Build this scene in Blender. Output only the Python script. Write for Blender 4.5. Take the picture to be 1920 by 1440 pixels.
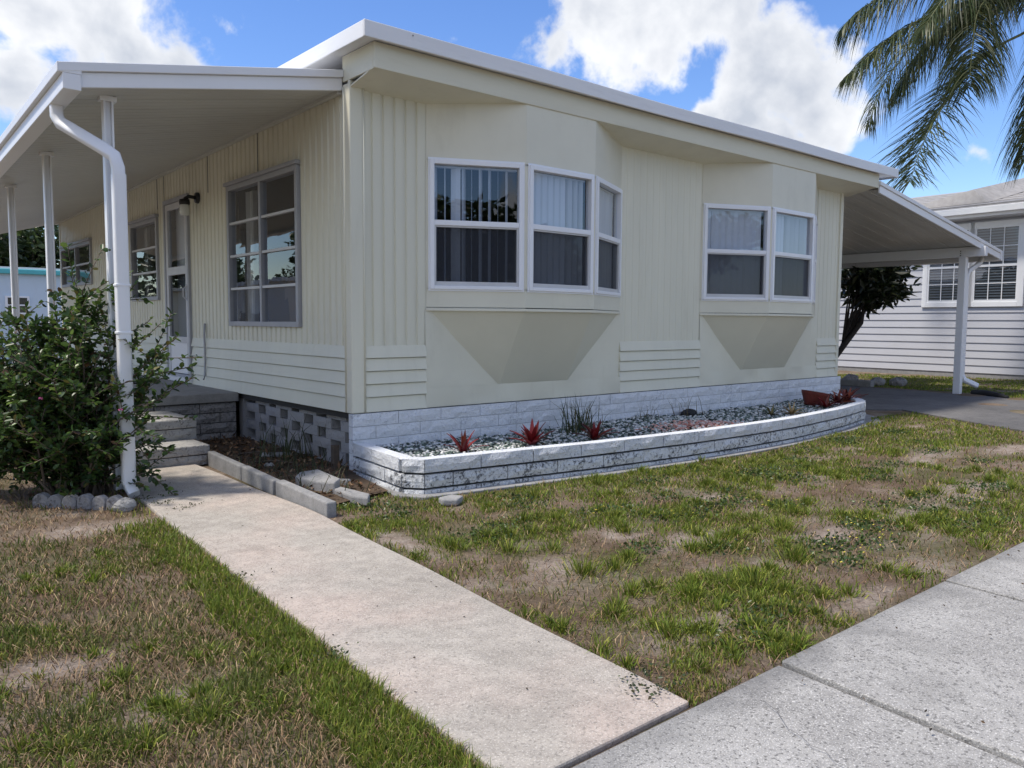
import bpy, math, random
import numpy as np
from mathutils import Vector, Matrix
random.seed(7); rng = np.random.default_rng(7)
sc = bpy.context.scene
C = sc.collection
for o in list(bpy.data.objects): bpy.data.objects.remove(o)

# ------------------------------------------------------------------ camera
RC = np.array([[0.76094038, -0.04539701, 0.64723168],
               [-0.64879495, -0.06231595, 0.75840744],
               [0.00590343, -0.99702349, -0.07687208]])
EYE = 1.15
cam = bpy.data.cameras.new('camera'); camo = bpy.data.objects.new('camera', cam); C.objects.link(camo)
cam.sensor_width = 36; cam.lens = 1497 / 1920 * 36; cam.clip_start = 0.05; cam.clip_end = 3000
camo.matrix_world = Matrix(((RC[0, 0], -RC[0, 1], -RC[0, 2], 0), (RC[1, 0], -RC[1, 1], -RC[1, 2], 0),
                            (RC[2, 0], -RC[2, 1], -RC[2, 2], EYE), (0, 0, 0, 1)))
sc.camera = camo
def raydir(u, v):
    d = RC @ np.array([u - 960, v - 720, 1497.]); return d / np.linalg.norm(d)

# ------------------------------------------------------------------ sun, sky, exposure
SUN_DIR = Vector((-0.42, 0.16, 0.86)).normalized()
sun = bpy.data.lights.new('sun', 'SUN'); sun.energy = 2.1; sun.angle = math.radians(6); sun.color = (1, .93, .82)
suno = bpy.data.objects.new('sun', sun); C.objects.link(suno)
suno.rotation_euler = (-SUN_DIR).to_track_quat('-Z', 'Y').to_euler(); suno.location = (-8, 3, 20)
sc.view_settings.view_transform = 'Standard'; sc.view_settings.look = 'None'
sc.view_settings.gamma = 1; sc.view_settings.exposure = 1.06
sc.render.engine = 'CYCLES'
sc.cycles.max_bounces = 5; sc.cycles.diffuse_bounces = 3; sc.cycles.glossy_bounces = 2; sc.cycles.transparent_max_bounces = 8; sc.cycles.caustics_reflective = False; sc.cycles.caustics_refractive = False
w = bpy.data.worlds.new('World'); sc.world = w; w.use_nodes = True
nt = w.node_tree; nt.nodes.clear(); N = nt.nodes.new; L = nt.links.new
wout = N('ShaderNodeOutputWorld'); bg = N('ShaderNodeBackground'); bg.inputs[1].default_value = 0.115
sky = N('ShaderNodeTexSky'); sky.sky_type = 'NISHITA'; sky.sun_disc = False
sky.sun_elevation = math.asin(SUN_DIR.z); sky.sun_rotation = math.atan2(SUN_DIR.x, SUN_DIR.y)
sky.air_density = 1.0; sky.dust_density = 0.2; sky.ozone_density = 3.0
tc = N('ShaderNodeTexCoord')
def wmath(op, a, b=None, c=None, clamp=False):
    n = N('ShaderNodeMath'); n.operation = op; n.use_clamp = clamp
    for i, v in enumerate((a, b, c)):
        if v is None: continue
        if isinstance(v, (int, float)): n.inputs[i].default_value = v
        else: L(v, n.inputs[i])
    return n.outputs[0]
def wnoise(scale, detail, rough, dist=0.0, off=(0, 0, 0)):
    m = N('ShaderNodeVectorMath'); m.operation = 'ADD'; L(tc.outputs['Generated'], m.inputs[0]); m.inputs[1].default_value = off
    n = N('ShaderNodeTexNoise'); n.inputs['Scale'].default_value = scale; n.inputs['Detail'].default_value = detail
    n.inputs['Roughness'].default_value = rough; n.inputs['Distortion'].default_value = dist
    L(m.outputs[0], n.inputs['Vector']); return n.outputs[0]
blobs = [(60, 20, .12), (190, 60, .11), (20, 130, .10), (260, 110, .075), (330, 130, .05), (120, -60, .2), (1110, 10, .095), (1200, 60, .105),
         (1330, 0, .085), (1225, 115, .06), (1440, 130, .085), (1500, 170, .085), (1395, 205, .06), (1535, 215, .055), (1330, 235, .045),
         (1230, -80, .15), (1450, 260, .06), (885, 58, .045), (850, 72, .045), (1840, 285, .07), (1900, 350, .08), (1600, 95, .05)]
acc = None
for u, v, r in blobs:
    d = raydir(u, v); n = N('ShaderNodeVectorMath'); n.operation = 'DISTANCE'
    L(tc.outputs['Generated'], n.inputs[0]); n.inputs[1].default_value = tuple(d)
    s = wmath('MULTIPLY_ADD', n.outputs['Value'], -1.0 / (r * .86), 1.0)
    if r in (.045, .07, .08, .05) and (u in (885, 850, 1840, 1900, 1600)): s = wmath('MULTIPLY_ADD', s, 1.0, -.55)      # thin wisps
    acc = s if acc is None else wmath('MAXIMUM', acc, s)
fb = wnoise(8, 6, .58, .2)
big = wnoise(2.2, 3, .55, .0, (3.1, 1.7, .4))
dt = N('ShaderNodeVectorMath'); dt.operation = 'DOT_PRODUCT'; L(tc.outputs['Generated'], dt.inputs[0])
dt.inputs[1].default_value = tuple(raydir(960, 500))
away = wmath('MULTIPLY_ADD', dt.outputs['Value'], -4.0, 2.9, True)     # 0 inside the view, 1 elsewhere
gen = wmath('MULTIPLY_ADD', big, 6.0, -2.55)                           # same kind of cumulus over the unseen sky, coverage raised to lift ambient light
gen = wmath('MULTIPLY_ADD', wmath('SUBTRACT', 1.0, away), -3.0, gen)
acc = wmath('MAXIMUM', acc, gen)
den = wmath('ADD', wmath('MULTIPLY', wmath('MAXIMUM', acc, -1.5), 1.0), wmath('MULTIPLY_ADD', fb, 3.3, -1.88))
mr = N('ShaderNodeMapRange'); mr.interpolation_type = 'SMOOTHSTEP'; L(den, mr.inputs[0])
mr.inputs[1].default_value = .0; mr.inputs[2].default_value = .42
shade = wnoise(6, 4, .6, .2, (.13, .05, .21))
sh = N('ShaderNodeMapRange'); L(wmath('MULTIPLY_ADD', den, -.30, shade), sh.inputs[0])
sh.inputs[1].default_value = .12; sh.inputs[2].default_value = .52; sh.inputs[3].default_value = 0; sh.inputs[4].default_value = 1
cc = N('ShaderNodeMix'); cc.data_type = 'RGBA'; L(sh.outputs[0], cc.inputs[0])
cc.inputs[6].default_value = (2.5, 2.7, 3.1, 1); cc.inputs[7].default_value = (4.55, 4.6, 4.7, 1)
hs = N('ShaderNodeHueSaturation'); hs.inputs['Saturation'].default_value = 1.2; hs.inputs['Value'].default_value = .84; hs.inputs['Hue'].default_value = .512
L(sky.outputs[0], hs.inputs['Color'])
mx = N('ShaderNodeMix'); mx.data_type = 'RGBA'; L(mr.outputs[0], mx.inputs[0]); L(hs.outputs[0], mx.inputs[6]); L(cc.outputs[2], mx.inputs[7])
L(mx.outputs[2], bg.inputs[0]); L(bg.outputs[0], wout.inputs[0])

# ------------------------------------------------------------------ helpers
class MB:
    def __init__(s): s.v = []; s.f = []
    def add(s, vs, fs):
        n = len(s.v); s.v += [tuple(map(float, p)) for p in vs]; s.f += [tuple(i + n for i in f) for f in fs]; return s
    def hexa(s, p): # 8 points: bottom 0-3 ccw, top 4-7
        return s.add(p, [(3, 2, 1, 0), (4, 5, 6, 7), (0, 1, 5, 4), (1, 2, 6, 5), (2, 3, 7, 6), (3, 0, 4, 7)])
    def box(s, x0, x1, y0, y1, z0, z1):
        return s.hexa([(x0, y0, z0), (x1, y0, z0), (x1, y1, z0), (x0, y1, z0), (x0, y0, z1), (x1, y0, z1), (x1, y1, z1), (x0, y1, z1)])
    def fr(s, F, u0, u1, d0, d1, z0, z1):  # box in a frame F: u along, d outward, z up
        return s.hexa([F(u0, d1, z0), F(u1, d1, z0), F(u1, d0, z0), F(u0, d0, z0), F(u0, d1, z1), F(u1, d1, z1), F(u1, d0, z1), F(u0, d0, z1)])
    def prism(s, poly, z0, z1):
        n = len(poly); vs = [(x, y, z0) for x, y in poly] + [(x, y, z1) for x, y in poly]
        return s.add(vs, [tuple(range(n))[::-1], tuple(range(n, 2 * n))] + [(i, (i + 1) % n, n + (i + 1) % n, n + i) for i in range(n)])
    def sheet(s, poly, z): return s.add([(x, y, z) for x, y in poly], [tuple(range(len(poly)))])
    def tube(s, path, rad, n=8, cap=True, sq=None):
        path = [Vector(p) for p in path]; rad = rad if hasattr(rad, '__len__') else [rad] * len(path); rings = []
        up = Vector((0.31, 0.2, 0.93))
        for i, p in enumerate(path):
            t = (path[min(i + 1, len(path) - 1)] - path[max(i - 1, 0)]).normalized()
            a = t.cross(up)
            if a.length < .1: a = t.cross(Vector((1, 0, 0)))
            a.normalize(); b = t.cross(a); base = len(s.v)
            for k in range(n):
                an = 2 * math.pi * k / n; s.v.append(tuple(p + (a * math.cos(an) + b * math.sin(an)) * rad[i]))
            rings.append(base)
        for i in range(len(rings) - 1):
            for k in range(n): s.f.append((rings[i] + k, rings[i] + (k + 1) % n, rings[i + 1] + (k + 1) % n, rings[i + 1] + k))
        if cap: s.f.append(tuple(rings[0] + k for k in range(n))[::-1]); s.f.append(tuple(rings[-1] + k for k in range(n)))
        return s
    def lathe(s, c, prof, n=16, tilt=None):
        c = Vector(c); M = tilt or Matrix.Identity(3); rings = []
        for r, z in prof:
            rings.append(len(s.v))
            for k in range(n):
                a = 2 * math.pi * k / n; s.v.append(tuple(c + M @ Vector((r * math.cos(a), r * math.sin(a), z))))
        for i in range(len(rings) - 1):
            for k in range(n): s.f.append((rings[i] + k, rings[i] + (k + 1) % n, rings[i + 1] + (k + 1) % n, rings[i + 1] + k))
        return s
    def mesh(s, name, m=None):
        me = bpy.data.meshes.new(name); me.from_pydata(s.v, [], s.f); me.update()
        if m: me.materials.append(m)
        return me
ROOT = {}
def place(o, parent):
    C.objects.link(o)
    if parent is not None:
        o.parent = parent
        if parent.name in ROOT: o.location = Vector(o.location) - ROOT[parent.name]
    return o
def obj(name, mb, m, parent=None, smooth=False, bevel=0.0):
    me = mb.mesh(name, m); o = bpy.data.objects.new(name, me); place(o, parent)
    if smooth: me.polygons.foreach_set('use_smooth', [True] * len(me.polygons))
    if bevel:
        b = o.modifiers.new('bevel', 'BEVEL'); b.width = bevel; b.segments = 2; b.limit_method = 'ANGLE'; b.angle_limit = math.radians(40)
    return o
def share(name, me, loc, rz, parent=None, scale=None):
    o = bpy.data.objects.new(name, me); o.location = loc; o.rotation_euler = (0, 0, rz)
    if scale: o.scale = scale
    return place(o, parent)
def tag(o, label, cat, group=None):
    o['label'] = label; o['category'] = cat
    if group: o['group'] = group
    return o
def thing(name, label, cat, loc=(0, 0, 0), group=None):
    o = bpy.data.objects.new(name, None); C.objects.link(o); o.location = loc; o.empty_display_size = .2
    ROOT[o.name] = Vector(loc); return tag(o, label, cat, group)
def struct(o, label=None):
    o['kind'] = 'structure'
    if label: o['label'] = label
    return o
def stuff(o, label=None, cat=None):
    o['kind'] = 'stuff'
    if label: o['label'] = label
    if cat: o['category'] = cat
    return o
def npmesh(name, V, F, m, col=None, smooth=False):
    """V (n,3), F list of int arrays (each (k,3) or (k,4)); col (n,3) -> point colour attribute 'tint'"""
    me = bpy.data.meshes.new(name); me.vertices.add(len(V)); me.vertices.foreach_set('co', np.ascontiguousarray(V, np.float32).ravel())
    tot = np.concatenate([f.ravel() for f in F]).astype(np.int32); cnt = np.concatenate([np.full(len(f), f.shape[1]) for f in F]).astype(np.int32)
    st = np.concatenate([[0], np.cumsum(cnt)[:-1]]).astype(np.int32)
    me.loops.add(len(tot)); me.loops.foreach_set('vertex_index', tot)
    me.polygons.add(len(cnt)); me.polygons.foreach_set('loop_start', st); me.polygons.foreach_set('loop_total', cnt)
    if col is not None:
        a = me.attributes.new('tint', 'FLOAT_COLOR', 'POINT'); c4 = np.ones((len(V), 4), np.float32); c4[:, :3] = col; a.data.foreach_set('color', c4.ravel())
    me.update(); me.validate()
    if smooth: me.polygons.foreach_set('use_smooth', [True] * len(me.polygons))
    me.materials.append(m); return me
def vnoise(x, y, s, seed=0):
    g = np.random.default_rng(seed).random((64, 64)); X = x * s; Yv = y * s
    i = np.floor(X).astype(int); j = np.floor(Yv).astype(int); fx = X - i; fy = Yv - j
    fx = fx * fx * (3 - 2 * fx); fy = fy * fy * (3 - 2 * fy); i %= 64; j %= 64; i1 = (i + 1) % 64; j1 = (j + 1) % 64
    return (g[i, j] * (1 - fx) + g[i1, j] * fx) * (1 - fy) + (g[i, j1] * (1 - fx) + g[i1, j1] * fx) * fy

# ------------------------------------------------------------------ materials
MATS = {}
class NG:
    def __init__(s, name):
        s.m = bpy.data.materials.new(name); s.m.use_nodes = True; s.t = s.m.node_tree; s.n = s.t.nodes; s.l = s.t.links
        s.b = s.n['Principled BSDF']; s.g = s.n.new('ShaderNodeNewGeometry'); MATS[name] = s.m
    def noise(s, scale, detail=4, rough=.55, vec=None, stretch=None, dist=0):
        t = s.n.new('ShaderNodeTexNoise'); t.inputs['Scale'].default_value = scale; t.inputs['Detail'].default_value = detail
        t.inputs['Roughness'].default_value = rough; t.inputs['Distortion'].default_value = dist
        v = vec or s.g.outputs['Position']
        if stretch:
            mp = s.n.new('ShaderNodeMapping'); mp.inputs['Scale'].default_value = stretch; s.l.new(v, mp.inputs[0]); v = mp.outputs[0]
        s.l.new(v, t.inputs['Vector']); return t.outputs[0]
    def ramp(s, fac, stops):
        r = s.n.new('ShaderNodeValToRGB'); e = r.color_ramp.elements
        while len(e) < len(stops): e.new(.5)
        for k, (p, c) in enumerate(stops): e[k].position = p; e[k].color = (*c, 1) if len(c) == 3 else c
        s.l.new(fac, r.inputs[0]); return r.outputs[0]
    def mix(s, fac, a, b, mode='MIX'):
        x = s.n.new('ShaderNodeMix'); x.data_type = 'RGBA'; x.blend_type = mode
        for i, v in ((0, fac), (6, a), (7, b)):
            if isinstance(v, (int, float)): x.inputs[i].default_value = v
            elif isinstance(v, tuple): x.inputs[i].default_value = (*v, 1)
            else: s.l.new(v, x.inputs[i])
        return x.outputs[2]
    def bump(s, h, strength, dist=.01):
        b = s.n.new('ShaderNodeBump'); b.inputs['Strength'].default_value = strength; b.inputs['Distance'].default_value = dist
        s.l.new(h, b.inputs['Height']); s.l.new(b.outputs[0], s.b.inputs['Normal'])
    def out(s, col, rough=.5, spec=.5, metal=0):
        if isinstance(col, tuple): s.b.inputs['Base Color'].default_value = (*col, 1)
        else: s.l.new(col, s.b.inputs['Base Color'])
        s.b.inputs['Roughness'].default_value = rough; s.b.inputs['Specular IOR Level'].default_value = spec; s.b.inputs['Metallic'].default_value = metal
        return s.m
def paint(name, c, rough=.45, var=.07, scale=2.5, grime=(.55, .52, .45), gamt=.12, bump=.0, spec=.4, stretch=None):
    g = NG(name); d = tuple(x * (1 - var) for x in c); e = tuple(min(.95, x * (1 + var)) for x in c)
    col = g.ramp(g.noise(scale, 5, .6, stretch=stretch), [(.3, d), (.7, e)])
    gr = g.ramp(g.noise(scale * 3.1, 7, .7, stretch=stretch or (1, 1, .35)), [(.55, (0, 0, 0)), (.78, (gamt,) * 3)])
    col = g.mix(gr, col, tuple(a * b for a, b in zip(c, grime)))
    if bump: g.bump(g.noise(55, 4, .6), bump, .004)
    return g.out(col, rough, spec)
cream = paint('cream_siding_paint', (.685, .67, .555), .42, .05, 1.6, gamt=.2, bump=.05, stretch=(1.6, 1.6, .25))
cream_smooth = paint('cream_panel_paint', (.68, .665, .555), .40, .06, 1.2, gamt=.22, bump=.0)
# gentle dents in the thin sheet of the flat panels
g_ = cream_smooth.node_tree; bpn = g_.nodes.new('ShaderNodeBump'); bpn.inputs['Strength'].default_value = .25; bpn.inputs['Distance'].default_value = .03
nz = g_.nodes.new('ShaderNodeTexNoise'); nz.inputs['Scale'].default_value = 3.2; nz.inputs['Detail'].default_value = 1.5
ge = g_.nodes.new('ShaderNodeNewGeometry'); g_.links.new(ge.outputs['Position'], nz.inputs['Vector']); g_.links.new(nz.outputs[0], bpn.inputs['Height'])
g_.links.new(bpn.outputs[0], g_.nodes['Principled BSDF'].inputs['Normal'])
cream_beam = paint('cream_eave_paint', (.66, .645, .53), .5, .06, 2.2, gamt=.22, stretch=(.25, 1, 2), bump=.06)
taupe = paint('taupe_underside_paint', (.66, .645, .53), .5, .04, 1.5, gamt=.05)
white_metal = paint('white_painted_metal', (.78, .79, .81), .35, .03, 2.0, gamt=.10)
white_dirty = paint('white_roof_trim_metal', (.74, .75, .77), .38, .05, 2.0, grime=(.55, .55, .55), gamt=.25, stretch=(.3, .3, 3))
white_frame = paint('white_window_frame', (.80, .82, .86), .35, .02, 3.0, gamt=.06)
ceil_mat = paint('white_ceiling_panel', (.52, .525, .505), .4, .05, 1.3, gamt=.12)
alu = paint('grey_aluminium', (.34, .35, .38), .4, .08, 4, gamt=.2, spec=.6)
alu_light = paint('pale_aluminium', (.55, .56, .58), .35, .08, 4, gamt=.2, spec=.6)
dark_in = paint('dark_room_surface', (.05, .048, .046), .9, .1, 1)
slat_mat = paint('white_blind_vinyl', (.66, .69, .74), .5, .03, 3, gamt=.03)
curtain_mat = paint('pale_curtain_cloth', (.55, .54, .50), .9, .08, 5)
black_metal = paint('black_metal', (.015, .015, .017), .4, .1, 5)
mat_black = paint('black_rubber', (.02, .02, .022), .8, .2, 9)
nbr_board = paint('grey_vinyl_siding', (.48, .49, .53), .45, .03, 1.5, gamt=.06)
nbr_trim = paint('white_house_trim', (.80, .81, .83), .45, .02, 2)
shingle = paint('grey_shingle', (.34, .33, .33), .9, .15, 7, gamt=.2, bump=.3)
blue_wall = paint('pale_blue_wall', (.55, .66, .78), .6, .04, .8)
teal = paint('teal_trim', (.10, .45, .50), .5, .05, 1)
bark = paint('brown_bark', (.11, .085, .065), .9, .3, 9, gamt=.3, bump=.5)
bark_dark = paint('dark_bark', (.05, .042, .036), .9, .3, 9, gamt=.3, bump=.5)
palm_bark = paint('grey_palm_bark', (.22, .2, .18), .9, .2, 4, gamt=.3, bump=.5)
terracotta = paint('red_terracotta', (.15, .03, .022), .65, .25, 9, gamt=.5, bump=.1)
def concrete(name, c1, c2, speck=(.62, .6, .57), dark=(.2, .19, .18), sc_=1.0, stain=.35, bump=.35, pink=None, amt=.5):
    g = NG(name)
    col = g.ramp(g.noise(1.3 * sc_, 6, .65), [(.32, c1), (.68, c2)])
    if pink: col = g.mix(g.ramp(g.noise(1.1, 3, .5), [(.48, (0, 0, 0)), (.62, (.6, .6, .6))]), col, pink)
    col = g.mix(1.0, col, g.ramp(g.noise(13, 5, .7), [(.3, (.78, .78, .78)), (.7, (1.12, 1.12, 1.12))]), 'MULTIPLY')
    fine = g.noise(190, 3, .7); mid = g.noise(85, 4, .65)
    col = g.mix(g.ramp(fine, [(.55, (0, 0, 0)), (.64, (amt,) * 3)]), col, speck)
    col = g.mix(g.ramp(mid, [(.36, (amt * .9,) * 3), (.46, (0, 0, 0))]), col, dark)
    col = g.mix(g.ramp(g.noise(3.3, 7, .7), [(.5, (0, 0, 0)), (.72, (stain,) * 3)]), col, tuple(x * .55 for x in c1))
    g.bump(g.mix(.5, fine, mid), bump, .006)
    return g.out(col, .9, .25)
conc_walk = concrete('pale_concrete', (.33, .30, .265), (.44, .405, .36), (.64, .60, .54), (.20, .185, .165), stain=.35, bump=.5, pink=(.48, .385, .335), amt=.75)
conc_side = concrete('weathered_aggregate_concrete', (.29, .281, .268), (.39, .38, .362), (.68, .665, .64), (.10, .098, .095), stain=.45, bump=.6, amt=.9)
conc_grey = concrete('grey_concrete', (.24, .24, .245), (.33, .325, .32), (.45, .45, .45), (.12, .12, .12), stain=.45, bump=.4, amt=.4)
conc_slab = concrete('grey_painted_slab', (.25, .245, .24), (.33, .325, .315), (.38, .37, .36), (.14, .14, .14), stain=.35, bump=.1, amt=.2)
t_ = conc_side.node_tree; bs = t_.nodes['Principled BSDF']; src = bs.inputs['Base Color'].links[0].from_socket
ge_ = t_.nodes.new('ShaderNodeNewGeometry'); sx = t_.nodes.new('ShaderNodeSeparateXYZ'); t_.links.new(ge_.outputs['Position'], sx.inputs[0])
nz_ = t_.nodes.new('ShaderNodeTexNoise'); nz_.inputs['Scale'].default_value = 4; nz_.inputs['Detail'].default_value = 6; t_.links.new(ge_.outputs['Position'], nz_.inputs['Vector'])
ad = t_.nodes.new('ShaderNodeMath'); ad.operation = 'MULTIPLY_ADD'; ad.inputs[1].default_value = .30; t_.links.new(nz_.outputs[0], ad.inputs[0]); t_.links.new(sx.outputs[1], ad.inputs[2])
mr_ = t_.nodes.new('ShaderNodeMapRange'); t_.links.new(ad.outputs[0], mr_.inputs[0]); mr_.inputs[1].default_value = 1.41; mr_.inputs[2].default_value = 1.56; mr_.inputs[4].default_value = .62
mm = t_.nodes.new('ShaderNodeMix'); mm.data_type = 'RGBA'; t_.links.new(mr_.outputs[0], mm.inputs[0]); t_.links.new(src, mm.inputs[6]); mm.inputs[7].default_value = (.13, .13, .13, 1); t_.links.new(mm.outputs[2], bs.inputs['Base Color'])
asphalt = concrete('dark_driveway', (.10, .098, .10), (.17, .165, .165), (.30, .29, .28), (.05, .05, .05), sc_=.6, stain=.5, bump=.4, amt=.35)
road_m = concrete('road_asphalt', (.05, .05, .05), (.08, .08, .08), (.15, .15, .15), (.03, .03, .03), amt=.3)
def split_block(name, c, pit, amount, bump=.6):
    g = NG(name)
    n1 = g.noise(42, 7, .7, dist=.5); n2 = g.noise(5, 3, .5)
    col = g.ramp(g.noise(7, 4, .6), [(.3, tuple(x * .9 for x in c)), (.7, c)])
    s = g.n.new('ShaderNodeMath'); s.operation = 'MULTIPLY_ADD'; s.inputs[1].default_value = .35; g.l.new(n2, s.inputs[0]); g.l.new(n1, s.inputs[2])
    th = .93 - amount
    col = g.mix(g.ramp(s.outputs[0], [(th - .06, (0, 0, 0)), (th + .05, (1, 1, 1))]), col, pit)
    g.bump(g.mix(.5, n1, g.noise(18, 3, .6)), min(1, bump * 1.5), .035); return g.out(col, .75, .25)
blk_white = split_block('white_painted_splitface_block', (.76, .79, .84), (.48, .51, .56), .13)
blk_mid = split_block('white_block_with_thin_paint', (.74, .76, .79), (.36, .37, .39), .14, .8)
blk_worn = split_block('worn_white_block', (.70, .72, .74), (.13, .135, .145), .185, 1.0)
blk_grey = split_block('grey_stone_block', (.33, .32, .32), (.16, .155, .155), .18, .8)
blk_light = split_block('pale_grey_block', (.44, .43, .41), (.22, .21, .2), .16, .7)
blk_vent = split_block('raw_grey_block', (.37, .365, .37), (.2, .2, .2), .12, .4)
mortar_dark = paint('dark_mortar', (.05, .05, .05), .95, .2, 9)
mortar_white = paint('painted_mortar', (.45, .47, .50), .9, .1, 9)
mortar_grey = paint('grey_mortar', (.17, .17, .17), .95, .15, 9)
# tinted (per leaf / per blade) materials
def tinted(name, rough=.6, trans=.0, spec=.3):
    g = NG(name); a = g.n.new('ShaderNodeAttribute'); a.attribute_name = 'tint'
    m = g.out(a.outputs['Color'], rough, spec)
    if trans:
        t = g.n.new('ShaderNodeBsdfTranslucent'); g.l.new(a.outputs['Color'], t.inputs[0]); x = g.n.new('ShaderNodeMixShader'); x.inputs[0].default_value = trans
        g.l.new(g.b.outputs[0], x.inputs[1]); g.l.new(t.outputs[0], x.inputs[2]); g.l.new(x.outputs[0], g.n['Material Output'].inputs[0])
    return m
grass_m = tinted('grass_blades', .6, .3); leaf_m = tinted('green_leaf', .38, .3, .5); palm_m = tinted('palm_leaf', .45, .25, .4)
stone_m = tinted('pebble', .55, 0, .4); red_leaf = tinted('red_leaf', .4, .2, .5); litter_m = tinted('dry_litter', .85)
# soil under the lawn
g = NG('sandy_soil')
c1 = g.ramp(g.noise(2.1, 8, .68), [(.28, (.11, .07, .045)), (.5, (.22, .16, .115)), (.70, (.40, .335, .28))])
c2 = g.ramp(g.noise(70, 5, .7), [(.35, (.55, .55, .55)), (.65, (1.1, 1.1, 1.1))])
c1 = g.mix(1.0, c1, c2, 'MULTIPLY'); gn = g.ramp(g.noise(1.3, 6, .6), [(.45, (0, 0, 0)), (.62, (.5, .5, .5))])
soil = None; g.bump(g.noise(60, 6, .75), .9, .02); at_ = g.n.new('ShaderNodeAttribute'); at_.attribute_name = 'tint'; sand_c = g.mix(1.0, g.ramp(g.noise(9, 6, .7), [(.3, (.27, .20, .155)), (.7, (.50, .43, .375))]), c2, 'MULTIPLY'); soil = g.out(g.mix(at_.outputs['Color'], g.mix(gn, c1, (.085, .10, .035)), sand_c), .95, .15)
mulch_m = concrete('brown_mulch_soil', (.05, .035, .025), (.13, .09, .06), (.22, .16, .11), (.03, .02, .015), sc_=3, bump=1.0, amt=.6)
# glass
def glassmat(name, ior=1.75, tint=(.86, .90, .95)):
    m = bpy.data.materials.new(name); m.use_nodes = True; t = m.node_tree; t.nodes.clear()
    o = t.nodes.new('ShaderNodeOutputMaterial'); mx = t.nodes.new('ShaderNodeMixShader'); f0 = 2 * ((ior - 1) / (ior + 1)) ** 2 * .75
    tr = t.nodes.new('ShaderNodeBsdfTransparent'); tr.inputs[0].default_value = (*tint, 1); gl = t.nodes.new('ShaderNodeBsdfGlossy'); gl.inputs['Roughness'].default_value = .01
    no = t.nodes.new('ShaderNodeTexNoise'); no.inputs['Scale'].default_value = 2.2; ge = t.nodes.new('ShaderNodeNewGeometry'); bp = t.nodes.new('ShaderNodeBump')
    bp.inputs['Strength'].default_value = .05; bp.inputs['Distance'].default_value = .02; t.links.new(ge.outputs['Position'], no.inputs['Vector']); t.links.new(no.outputs[0], bp.inputs['Height'])
    t.links.new(bp.outputs[0], gl.inputs['Normal'])
    def M(op, a, b):
        q = t.nodes.new('ShaderNodeMath'); q.operation = op
        for i_, v_ in enumerate((a, b)):
            if isinstance(v_, (int, float)): q.inputs[i_].default_value = v_
            else: t.links.new(v_, q.inputs[i_])
        return q.outputs[0]
    dp_ = t.nodes.new('ShaderNodeVectorMath'); dp_.operation = 'DOT_PRODUCT'; t.links.new(ge.outputs['Incoming'], dp_.inputs[0]); t.links.new(ge.outputs['Normal'], dp_.inputs[1])
    fac = M('ADD', M('MULTIPLY', M('POWER', M('SUBTRACT', 1.0, M('ABSOLUTE', dp_.outputs['Value'], 0)), 4.0), 1 - f0), f0)
    t.links.new(fac, mx.inputs[0]); t.links.new(tr.outputs[0], mx.inputs[1]); t.links.new(gl.outputs[0], mx.inputs[2]); t.links.new(mx.outputs[0], o.inputs[0]); return m
glass = glassmat('window_glass'); glass_dark = glassmat('tinted_window_glass', 1.75, (.35, .38, .42)); jar_glass = glassmat('clear_jar_glass', 1.5, (.95, .95, .93))
def screenmat():
    m = bpy.data.materials.new('insect_screen'); m.use_nodes = True; t = m.node_tree; b = t.nodes['Principled BSDF']; b.inputs['Base Color'].default_value = (.025, .03, .042, 1); b.inputs['Roughness'].default_value = .8
    tr = t.nodes.new('ShaderNodeBsdfTransparent'); mx = t.nodes.new('ShaderNodeMixShader'); mx.inputs[0].default_value = .58
    t.links.new(tr.outputs[0], mx.inputs[1]); t.links.new(b.outputs[0], mx.inputs[2]); t.links.new(mx.outputs[0], t.nodes['Material Output'].inputs[0]); return m
screen_m = screenmat()

# ------------------------------------------------------------------ ground, paths
X0, Y0, X1 = 3.0, 5.37, 10.36          # side wall plane, front wall plane, right end of the home
def walkL(y): return 1.145 + .058 * y
def walkR(y): return 1.80 + .085 * np.minimum(y, 4.3)
PATH = [(2.952, 5.30), (2.865, 4.49), (2.965, 4.365), (3.68, 4.27), (4.42, 4.17), (5.50, 4.085), (6.3, 4.07), (7.15, 4.09), (8.4, 4.24), (9.25, 4.42), (9.62, 4.62), (10.2, 5.25)]
PX = np.array([p[0] for p in PATH[1:-1]]); PY = np.array([p[1] for p in PATH[1:-1]])
def planter_y(x): return np.interp(x, PX, PY)
DRIVE = [(10.42, 16), (10.42, 5.45), (11.0, 4.75), (10.0, 3.2), (9.1, 1.405), (13.6, 1.405), (14.1, 4.2), (14.38, 5.5), (14.5, 16)]
def inpoly(x, y, poly):
    r = np.zeros(x.shape, bool); n = len(poly)
    for i in range(n):
        (xa, ya), (xb, yb) = poly[i], poly[(i + 1) % n]
        c = ((ya > y) != (yb > y)) & (x < (xb - xa) * (y - ya) / (yb - ya + 1e-12) + xa); r ^= c
    return r
def relief(x, y): return .035 * (vnoise(x + 9, y + 9, .9, 3) - .5) + .02 * (vnoise(x + 5, y + 5, 2.7, 4) - .5)
def keep_low(x, y):   # fade the lawn's relief to nothing beside paved things
    d = np.minimum.reduce([np.abs(x - walkL(y)), np.abs(x - walkR(y)), np.abs(y - 1.4), np.abs(y - planter_y(x))])
    return np.clip(d / .25, 0, 1)
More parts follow.
